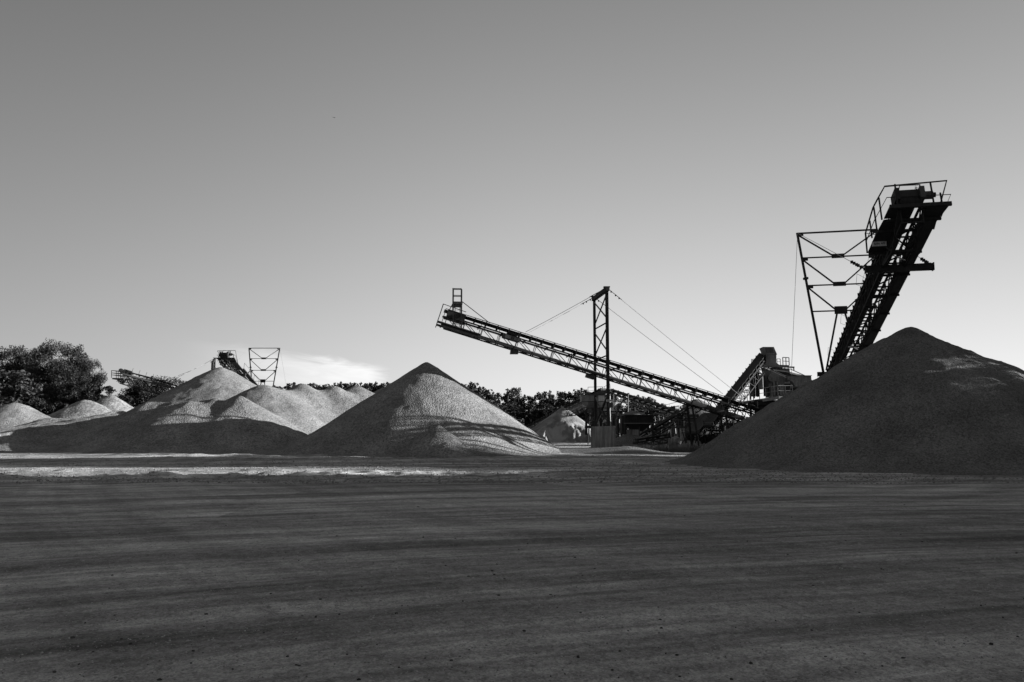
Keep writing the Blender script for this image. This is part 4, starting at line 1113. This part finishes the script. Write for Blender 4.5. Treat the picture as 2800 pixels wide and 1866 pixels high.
bar(sm, 'side_post', K(1369, 1101, .2), K(1370, 1122, .2), .08, .08, 'grey')
for px_ in (1352, 1376, 1400, 1430): bar(sm, 'machine_leg', K(px_, 1130 if px_ < 1390 else 1160, .5), K(px_, 1208, .5), .2, .2, 'steel')
slab(sm, 'machine_base', K(1385, 1172, .8), X * 4.2, Yv * 1.6, Z * .6, 'steel')

# ------------------------------------------------------------------ boulder, grass, loose stones
def rock_mesh(seed, sub=2, squash=.75):
    r_ = random.Random(seed)
    import bmesh
    bm = bmesh.new(); bmesh.ops.create_icosphere(bm, subdivisions=sub, radius=1)
    for v in bm.verts:
        v.co *= 1 + r_.uniform(-.10, .10); v.co.z *= squash
    me = bpy.data.meshes.new('boulder'); bm.to_mesh(me); bm.free(); me.materials.append(M['concrete'])
    me.polygons.foreach_set('use_smooth', [True] * len(me.polygons)); return me
bo = put('boulder', rock_mesh(3, 3, .82), Matrix.Translation(at(1848, 1207, 74)) @ Matrix.Diagonal((.52, .5, .55, 1)))
tag(bo, 'rounded pale boulder sitting in the grass below the plant', 'boulder')
slab_ = put('concrete_slab', unit_box('concrete'), basis(at(1833, 1208, 75), X * .35, Yv * .5, Z * .6)); tag(slab_, 'small upright concrete slab at the left side of the boulder', 'concrete slab')

def blades(name, label, region, n, hmin, hmax, seed, mat='grass'):
    r_ = np.random.default_rng(seed)
    cl = r_.uniform(0, 1, (max(3, n // 60), 2))
    k = r_.integers(0, len(cl), n)
    x = region[0] + (region[1] - region[0]) * np.clip(cl[k, 0] + r_.normal(0, .03, n), 0, 1)
    y = region[2] + (region[3] - region[2]) * np.clip(cl[k, 1] + r_.normal(0, .12, n), 0, 1)
    h = r_.uniform(hmin, hmax, n) * r_.choice([.5, 1, 1], n); a = r_.uniform(0, 2 * np.pi, n); w_ = .028
    lx, ly = r_.normal(0, .16, n) * h, r_.normal(0, .16, n) * h
    v = np.zeros((n, 3, 3))
    v[:, 0] = np.stack([x - np.cos(a) * w_, y - np.sin(a) * w_, np.zeros(n) - .02], -1)
    v[:, 1] = np.stack([x + np.cos(a) * w_, y + np.sin(a) * w_, np.zeros(n) - .02], -1)
    v[:, 2] = np.stack([x + lx, y + ly, h], -1)
    me = bpy.data.meshes.new(name); me.from_pydata(v.reshape(-1, 3).tolist(), [], [(3 * i, 3 * i + 1, 3 * i + 2) for i in range(n)])
    me.materials.append(M[mat]); o = put(name, me, Matrix.Identity(4)); return tag(o, label, 'grass', None, 'stuff')
blades('grass', 'strip of tall dry grass and weeds in front of the plant', (9.5, 20.5, 68, 75), 26000, .25, .7, 3)
blades('grass', 'sparse weeds at the foot of the concrete blocks', (5.0, 9.5, 66.3, 67.3), 900, .1, .45, 4)

def stones(name, label, n, seed, yr, xr, s0, s1, mat, dark=False):
    r_ = np.random.default_rng(seed)
    t = (1 + 5 ** .5) / 2
    ico = np.array([(-1, t, 0), (1, t, 0), (-1, -t, 0), (1, -t, 0), (0, -1, t), (0, 1, t), (0, -1, -t), (0, 1, -t), (t, 0, -1), (t, 0, 1), (-t, 0, -1), (-t, 0, 1)]) / 1.9
    fc = np.array([(0, 11, 5), (0, 5, 1), (0, 1, 7), (0, 7, 10), (0, 10, 11), (1, 5, 9), (5, 11, 4), (11, 10, 2), (10, 7, 6), (7, 1, 8), (3, 9, 4), (3, 4, 2), (3, 2, 6), (3, 6, 8), (3, 8, 9), (4, 9, 5), (2, 4, 11), (6, 2, 10), (8, 6, 7), (9, 8, 1)])
    u = r_.uniform(0, 1, n); y = 1 / (1 / yr[0] + u * (1 / yr[1] - 1 / yr[0]))
    x = r_.uniform(-1, 1, n) * np.minimum(xr, y * .72 + 1)
    s = (s0 + (s1 - s0) * r_.uniform(0, 1, n) ** 3)
    z = ground_height(x, y)
    jit = r_.uniform(.7, 1.3, (n, 12, 3)); sc = np.stack([r_.uniform(.8, 1.5, n), r_.uniform(.8, 1.4, n), r_.uniform(.5, .9, n)], -1)
    v = ico[None] * jit * (s[:, None] * sc)[:, None, :]
    v += np.stack([x, y, z + s * .25], -1)[:, None, :]
    f = (fc[None] + (np.arange(n) * 12)[:, None, None]).reshape(-1, 3)
    me = bpy.data.meshes.new(name); me.vertices.add(n * 12); me.vertices.foreach_set('co', v.astype(np.float32).ravel())
    me.loops.add(f.size); me.loops.foreach_set('vertex_index', f.astype(np.int32).ravel())
    me.polygons.add(len(f)); me.polygons.foreach_set('loop_start', np.arange(0, f.size, 3, dtype=np.int32))
    me.update(calc_edges=True); me.materials.append(M[mat])
    return tag(put(name, me, Matrix.Identity(4)), label, 'gravel', None, 'stuff')
def stone_mat(nm, base):
    t = NT(nm); return t.out(t.rng(t.n(9, 2), .3, .7, base * .5, base * 1.6), .9, spec=.15)
M['stone'] = stone_mat('loose_stone', .30); M['stone_mid'] = stone_mat('mid_grey_stone', .16); M['stone_dark'] = stone_mat('dark_clods', .045)
stones('loose_gravel', 'loose pale chippings strewn over the yard in the foreground', 30000, 5, (4.2, 34), 24, .003, .010, 'stone')
stones('loose_gravel', 'pale stones ploughed up along the sunlit strip of the yard', 22000, 15, (27, 60), 40, .010, .040, 'stone_mid')
stones('dark_clods', 'scattered dark clods lying on the yard', 600, 6, (5, 60), 30, .005, .016, 'stone_dark')

# ------------------------------------------------------------------ trees
def tree_meshes(seed, h, r, n, leaf, mat, low=.12, narrow=1.0, bare=False):
    r_ = random.Random(seed); q = np.random.default_rng(seed)
    b = MB(); lean = r_.uniform(-.05, .05)
    top = Vector((lean * h, r_.uniform(-.04, .04) * h, h * .86))
    tr_pts = [Vector((0, 0, -.3)), top * .3 + Vector((r_.uniform(-.2, .2), 0, 0)), top * .65 + Vector((r_.uniform(-.3, .3), 0, 0)), top]
    b.tube(tr_pts, h * .018, 7, h * .004)
    limbs = []
    cl = []
    for i in range(13):
        k = r_.uniform(low + .05, .88); base = top * k; a = r_.uniform(0, 2 * math.pi)
        reach = r * (.95 - .55 * max(0, k - .35) / .65) * r_.uniform(.6, 1.0)
        end = base + Vector((math.cos(a) * reach, math.sin(a) * reach, reach * r_.uniform(.35, .9)))
        end.z = min(end.z, h * .97)
        mid = base.lerp(end, .5) + Z * (-.08 * reach)
        l_ = MB(); l_.tube([base, mid, end], h * .008, 5, h * .0025); limbs.append(l_)
        for t_ in (.45, .75, 1.0): cl.append((base.lerp(end, t_) + Vector((r_.uniform(-.6, .6), r_.uniform(-.6, .6), r_.uniform(-.4, .4))), r * r_.uniform(.17, .30)))
    for i in range(int(16)):
        a = r_.uniform(0, 6.28); k = r_.uniform(low, .95)
        rad = r * narrow * math.sqrt(max(.05, 1 - ((k - .45) / .58) ** 2)) * r_.uniform(.3, .95)
        cl.append((Vector((math.cos(a) * rad, math.sin(a) * rad, k * h)), r * r_.uniform(.16, .30)))
    for i in range(14):
        a = r_.uniform(0, 6.28); e_ = r_.uniform(-.1, 1.35)
        cl.append((Vector((math.cos(a) * math.cos(e_) * r * 1.02, math.sin(a) * math.cos(e_) * r * 1.02, h * (.47 + .52 * math.sin(e_)))), r * r_.uniform(.08, .15)))
    cl.append((top + Z * h * .06, r * .2)); cl.append((top + Z * h * .02 + X * r * .2, r * .22))
    C = np.array([c[0] for c in cl]); R = np.array([c[1] for c in cl])
    p = (R ** 2) / (R ** 2).sum(); idx = q.choice(len(cl), n, p=p)
    d = q.normal(0, 1, (n, 3)); d /= np.linalg.norm(d, axis=1, keepdims=True)
    rad = R[idx] * (q.uniform(0, 1, n) ** .45) * 1.25
    P = C[idx] + d * rad[:, None] * np.array([1, 1, .85])
    P[:, 2] = np.maximum(P[:, 2], .2)
    u = q.normal(0, 1, (n, 3)); u /= np.linalg.norm(u, axis=1, keepdims=True)
    w_ = np.cross(u, q.normal(0, 1, (n, 3))); w_ /= np.linalg.norm(w_, axis=1, keepdims=True)
    s = leaf * q.uniform(.6, 1.3, n)
    V = np.stack([P + u * s[:, None] * .6, P + w_ * s[:, None] * .38, P - u * s[:, None] * .6, P - w_ * s[:, None] * .38], 1)
    cm_ = bpy.data.meshes.new('crown'); cm_.vertices.add(4 * n); cm_.vertices.foreach_set('co', V.astype(np.float32).ravel())
    cm_.loops.add(4 * n); cm_.loops.foreach_set('vertex_index', np.arange(4 * n, dtype=np.int32))
    cm_.polygons.add(n); cm_.polygons.foreach_set('loop_start', np.arange(0, 4 * n, 4, dtype=np.int32)); cm_.update(calc_edges=True)
    cm_.materials.append(M[mat])
    tm = mesh_from('trunk', b.v, b.f, M['bark'], True)
    lm = [mesh_from('limb', l.v, l.f, M['bark'], True) for l in limbs]
    return cm_, tm, lm
PROTO = {}
def tree(key, x, y, h, label, group, rz, wide=1.0, name='broadleaf_tree', sink=0.0):
    H0, spec = TREES[key]
    mw = Matrix.Translation((x, y, -sink)) @ Matrix.Rotation(rz, 4, 'Z') @ Matrix.Diagonal((h / H0 * wide, h / H0 * wide, h / H0, 1))
    if key not in PROTO:
        cm_, tm, lm = tree_meshes(*spec)
        o = put(name, None, mw); tag(o, label, 'tree', group)
        put('crown', cm_, mw, o); put('trunk', tm, mw, o)
        for l in lm: put('limb', l, mw, o)
        PROTO[key] = o; return o
    c = copy_tree(PROTO[key], None, mw); c.name = name; c['label'] = label
    if group: c['group'] = group
    elif 'group' in c: del c['group']
    return c
TREES = {
    'big_a': (18, (101, 18, 6.2, 22000, .28, 'leaf', .08)),
    'big_b': (18, (102, 18, 5.4, 20000, .28, 'leaf', .08)),
    'big_c': (18, (103, 18, 5.6, 13000, .36, 'leaf_light', .05)),
    'far_a': (14, (104, 14, 3.2, 4200, .42, 'leaf', .04)),
    'far_b': (14, (105, 14, 2.6, 3600, .42, 'leaf', .03)),
    'far_c': (14, (106, 14, 3.6, 4200, .42, 'leaf_light', .03)),
}
def tp(px_, top_, Y):
    p = at(px_, 1182, Y); return p.x, Y, at(px_, top_, Y).z
for (key, px_, top_, Y, wd, lab) in (
        ('big_b', -12, 953, 152, .9, 'dark tree cut by the left edge of the frame'),
        ('big_a', 48, 950, 158, .72, 'second dark broadleaf tree from the left edge'),
        ('big_a', 128, 938, 150, .68, 'tallest dark tree with pale forked limbs showing, at left'),
        ('big_b', 192, 941, 154, .66, 'tall dark tree with a ragged top right of the tallest one'),
        ('big_a', 238, 984, 146, .56, 'lower dark tree spreading towards the leftmost conveyor'),
        ('big_b', 84, 985, 154, .8, 'lower dark tree filling the dip left of the tallest tree'),
        ('big_b', 160, 985, 150, .8, 'lower dark tree in the dip between the two tallest trees'),
        ('far_c', 22, 1012, 140, 1.5, 'paler silvery tree low in front at the left edge'),
        ('far_a', 278, 1052, 143, 1.25, 'small bushy tree at the right foot of the left tree group'),
        ('far_c', 96, 1046, 142, 1.2, 'low bushy tree under the tallest dark tree'),
        ('far_b', 172, 1044, 144, 1.5, 'low dark bush between the trunks of the left tree group')):
    x, y, h = tp(px_, top_, Y); tree(key, x, y, h, lab, None, rnd.uniform(0, 6), wd)
for (key, px_, top_, Y, wd, lab) in (
        ('big_b', 378, 1028, 162, 1.6, 'dark round tree behind the leftmost conveyor, left of two'),
        ('big_a', 452, 1036, 166, 1.4, 'dark round tree behind the leftmost conveyor, right of two'),
        ('far_a', 336, 1080, 158, 1.1, 'low dark bush at the left foot of the two round trees')):
    x, y, h = tp(px_, top_, Y); tree(key, x, y, h, lab, None, rnd.uniform(0, 6), wd)
ORD = ['first', 'second', 'third', 'fourth', 'fifth', 'sixth', 'seventh', 'eighth', 'ninth', 'tenth', 'eleventh', 'twelfth', 'thirteenth', 'fourteenth', 'fifteenth',
       'sixteenth', 'seventeenth', 'eighteenth', 'nineteenth', 'twentieth', 'twenty-first', 'twenty-second', 'twenty-third', 'twenty-fourth', 'twenty-fifth', 'twenty-sixth', 'twenty-seventh', 'twenty-eighth', 'twenty-ninth', 'thirtieth']
G1 = 'trees of the even far tree line behind the humped ridge'
L1 = 'dark tree of the even far tree line between the framed conveyor and the centre cone'
for i in range(30):
    px_ = 738 + i * 11.6 + rnd.uniform(-3, 3); Y = 292 + rnd.uniform(-8, 14)
    x, y, h = tp(px_, (1047 if i > 4 else 1056) + rnd.uniform(-4, 9), Y); tree(rnd.choice(['far_a', 'far_b']), x, y, h, ORD[i] + ' tree from the left in the even far tree line behind the humped ridge', G1, rnd.uniform(0, 6), .95)
G2 = 'trees behind the plant between the centre cone and the silo'
L2 = 'low dark bush filling the foot of the uneven tree row behind the plant'
for i_, (px_, top_, k) in enumerate(((1252, 1046, 'far_a'), (1272, 1050, 'far_b'), (1292, 1044, 'far_a'), (1318, 1058, 'far_a'), (1338, 1064, 'far_b'), (1356, 1072, 'far_a'), (1378, 1084, 'far_c'), (1392, 1062, 'far_b'), (1412, 1060, 'far_c'), (1438, 1080, 'far_a'),
                       (1456, 1084, 'far_b'), (1476, 1072, 'far_a'), (1497, 1068, 'far_a'), (1512, 1078, 'far_b'), (1534, 1070, 'far_c'), (1556, 1072, 'far_a'), (1574, 1064, 'far_b'), (1594, 1062, 'far_a'), (1616, 1074, 'far_b'), (1640, 1082, 'far_a'), (1668, 1082, 'far_b'), (1690, 1078, 'far_c'))):
    x, y, h = tp(px_, top_, 205 + rnd.uniform(-10, 10)); tree(k, x, y, h, ORD[i_] + ' tree from the left in the uneven row between centre cone and silo', G2, rnd.uniform(0, 6), 1.0)
for i in range(20):
    x, y, h = tp(1250 + i * 22 + rnd.uniform(-6, 6), 1108 + rnd.uniform(-8, 10), 190 + rnd.uniform(-6, 6)); tree('far_a', x, y, h, L2, 'low bushes at the foot of the uneven tree row', rnd.uniform(0, 6), 1.5)
G3 = 'trees behind the sloping conveyor right of the silo'
L3_ = 'grey-green tree behind the sloping conveyor, right of the silo'
for i_, (px_, top_, k) in enumerate(sorted(((1728, 1098, 'far_c'), (1742, 1080, 'far_a'), (1764, 1084, 'far_c'), (1784, 1090, 'far_a'), (1802, 1102, 'far_c'), (1822, 1118, 'far_a'), (1716, 1110, 'far_a'), (1845, 1138, 'far_c'), (1870, 1148, 'far_a'), (1900, 1140, 'far_c'), (1935, 1142, 'far_a'), (1975, 1146, 'far_b')))):
    x, y, h = tp(px_, top_, 175 + rnd.uniform(-8, 8)); tree(k, x, y, h, ORD[i_] + ' tree from the left behind the sloping conveyor, right of the silo', G3, rnd.uniform(0, 6), 1.1)
# the wood along the right side of the yard, outside the frame, whose shade lies over the foreground
G4 = 'trees of the wood along the right side of the yard'
L4 = 'tree of the wood along the right side of the yard, beyond the frame'
r4 = random.Random(99)
def wood(x, y, h, w_): tree(r4.choice(['big_a', 'big_b']), x, y, h, L4, G4, r4.uniform(0, 6), w_)
for i in range(35):
    y = -34 + i * 2.6; x = 52 + r4.uniform(-2, 3)
    if y < 32.5: wood(x, y, 20.5 + r4.uniform(-1, 2), .8); wood(x + 7, y + 1.3, 21.5 + r4.uniform(-1, 2), .9)
    elif y < 44: wood(47 + r4.uniform(-1, 1), y, (8.6 if y < 38 else 10.8) + r4.uniform(-1.2, 1.0), 1.25)
    elif y < 50: wood(x, y + 3.4, 19 + r4.uniform(-.6, 1.5), .8)
    elif y < 57: wood(x, y + 2.4, 15 + r4.uniform(-1.5, 1), .8)
for i in range(14):
    y = 66 + i * 5.0 + r4.uniform(-1, 1)
    wood(62 + max(0, y - 80) * .6 + r4.uniform(-2, 2), y, (11.5 if y < 82 else 12.5) + r4.uniform(-1.5, 1), 1.1)
for i in range(17):  # unseen bushes added to stop low sun slipping under the crowns
    tree('far_a' if i % 2 else 'far_c', 48 + r4.uniform(-1.5, 1.5), -12 + i * 2.8, 6.3 + r4.uniform(-.4, .8), 'unseen bush added under the wood at the right side of the yard to close its shade', 'unseen bushes added to close the shade of the wood', r4.uniform(0, 6), 2.4)

# ------------------------------------------------------------------ bird
bb = MB(); c = at(914, 322, 70)
bb.add([c + X * -.08, c + X * .09, c + Z * .035, c - Z * .04, c + Yv * .05, c - Yv * .05], [(0, 2, 4), (0, 4, 3), (0, 3, 5), (0, 5, 2), (1, 4, 2), (1, 3, 4), (1, 5, 3), (1, 2, 5)])
bird = thing('bird', c, 'tiny dark bird flying alone in the upper left sky', 'bird')
bb.build('body', 'bird', bird)
for s_ in (-1, 1):
    wq = MB(); wq.add([c + X * .04, c - X * .04, c - X * .03 + X * s_ * .16 + Z * .03 + Yv * s_ * .1, c + X * .0 + X * s_ * .2 + Z * .035 + Yv * s_ * .12, c - Z * .015],
                      [(0, 1, 2, 3), (0, 3, 4), (1, 4, 2), (2, 4, 3)]); wq.build('wing', 'bird', bird)
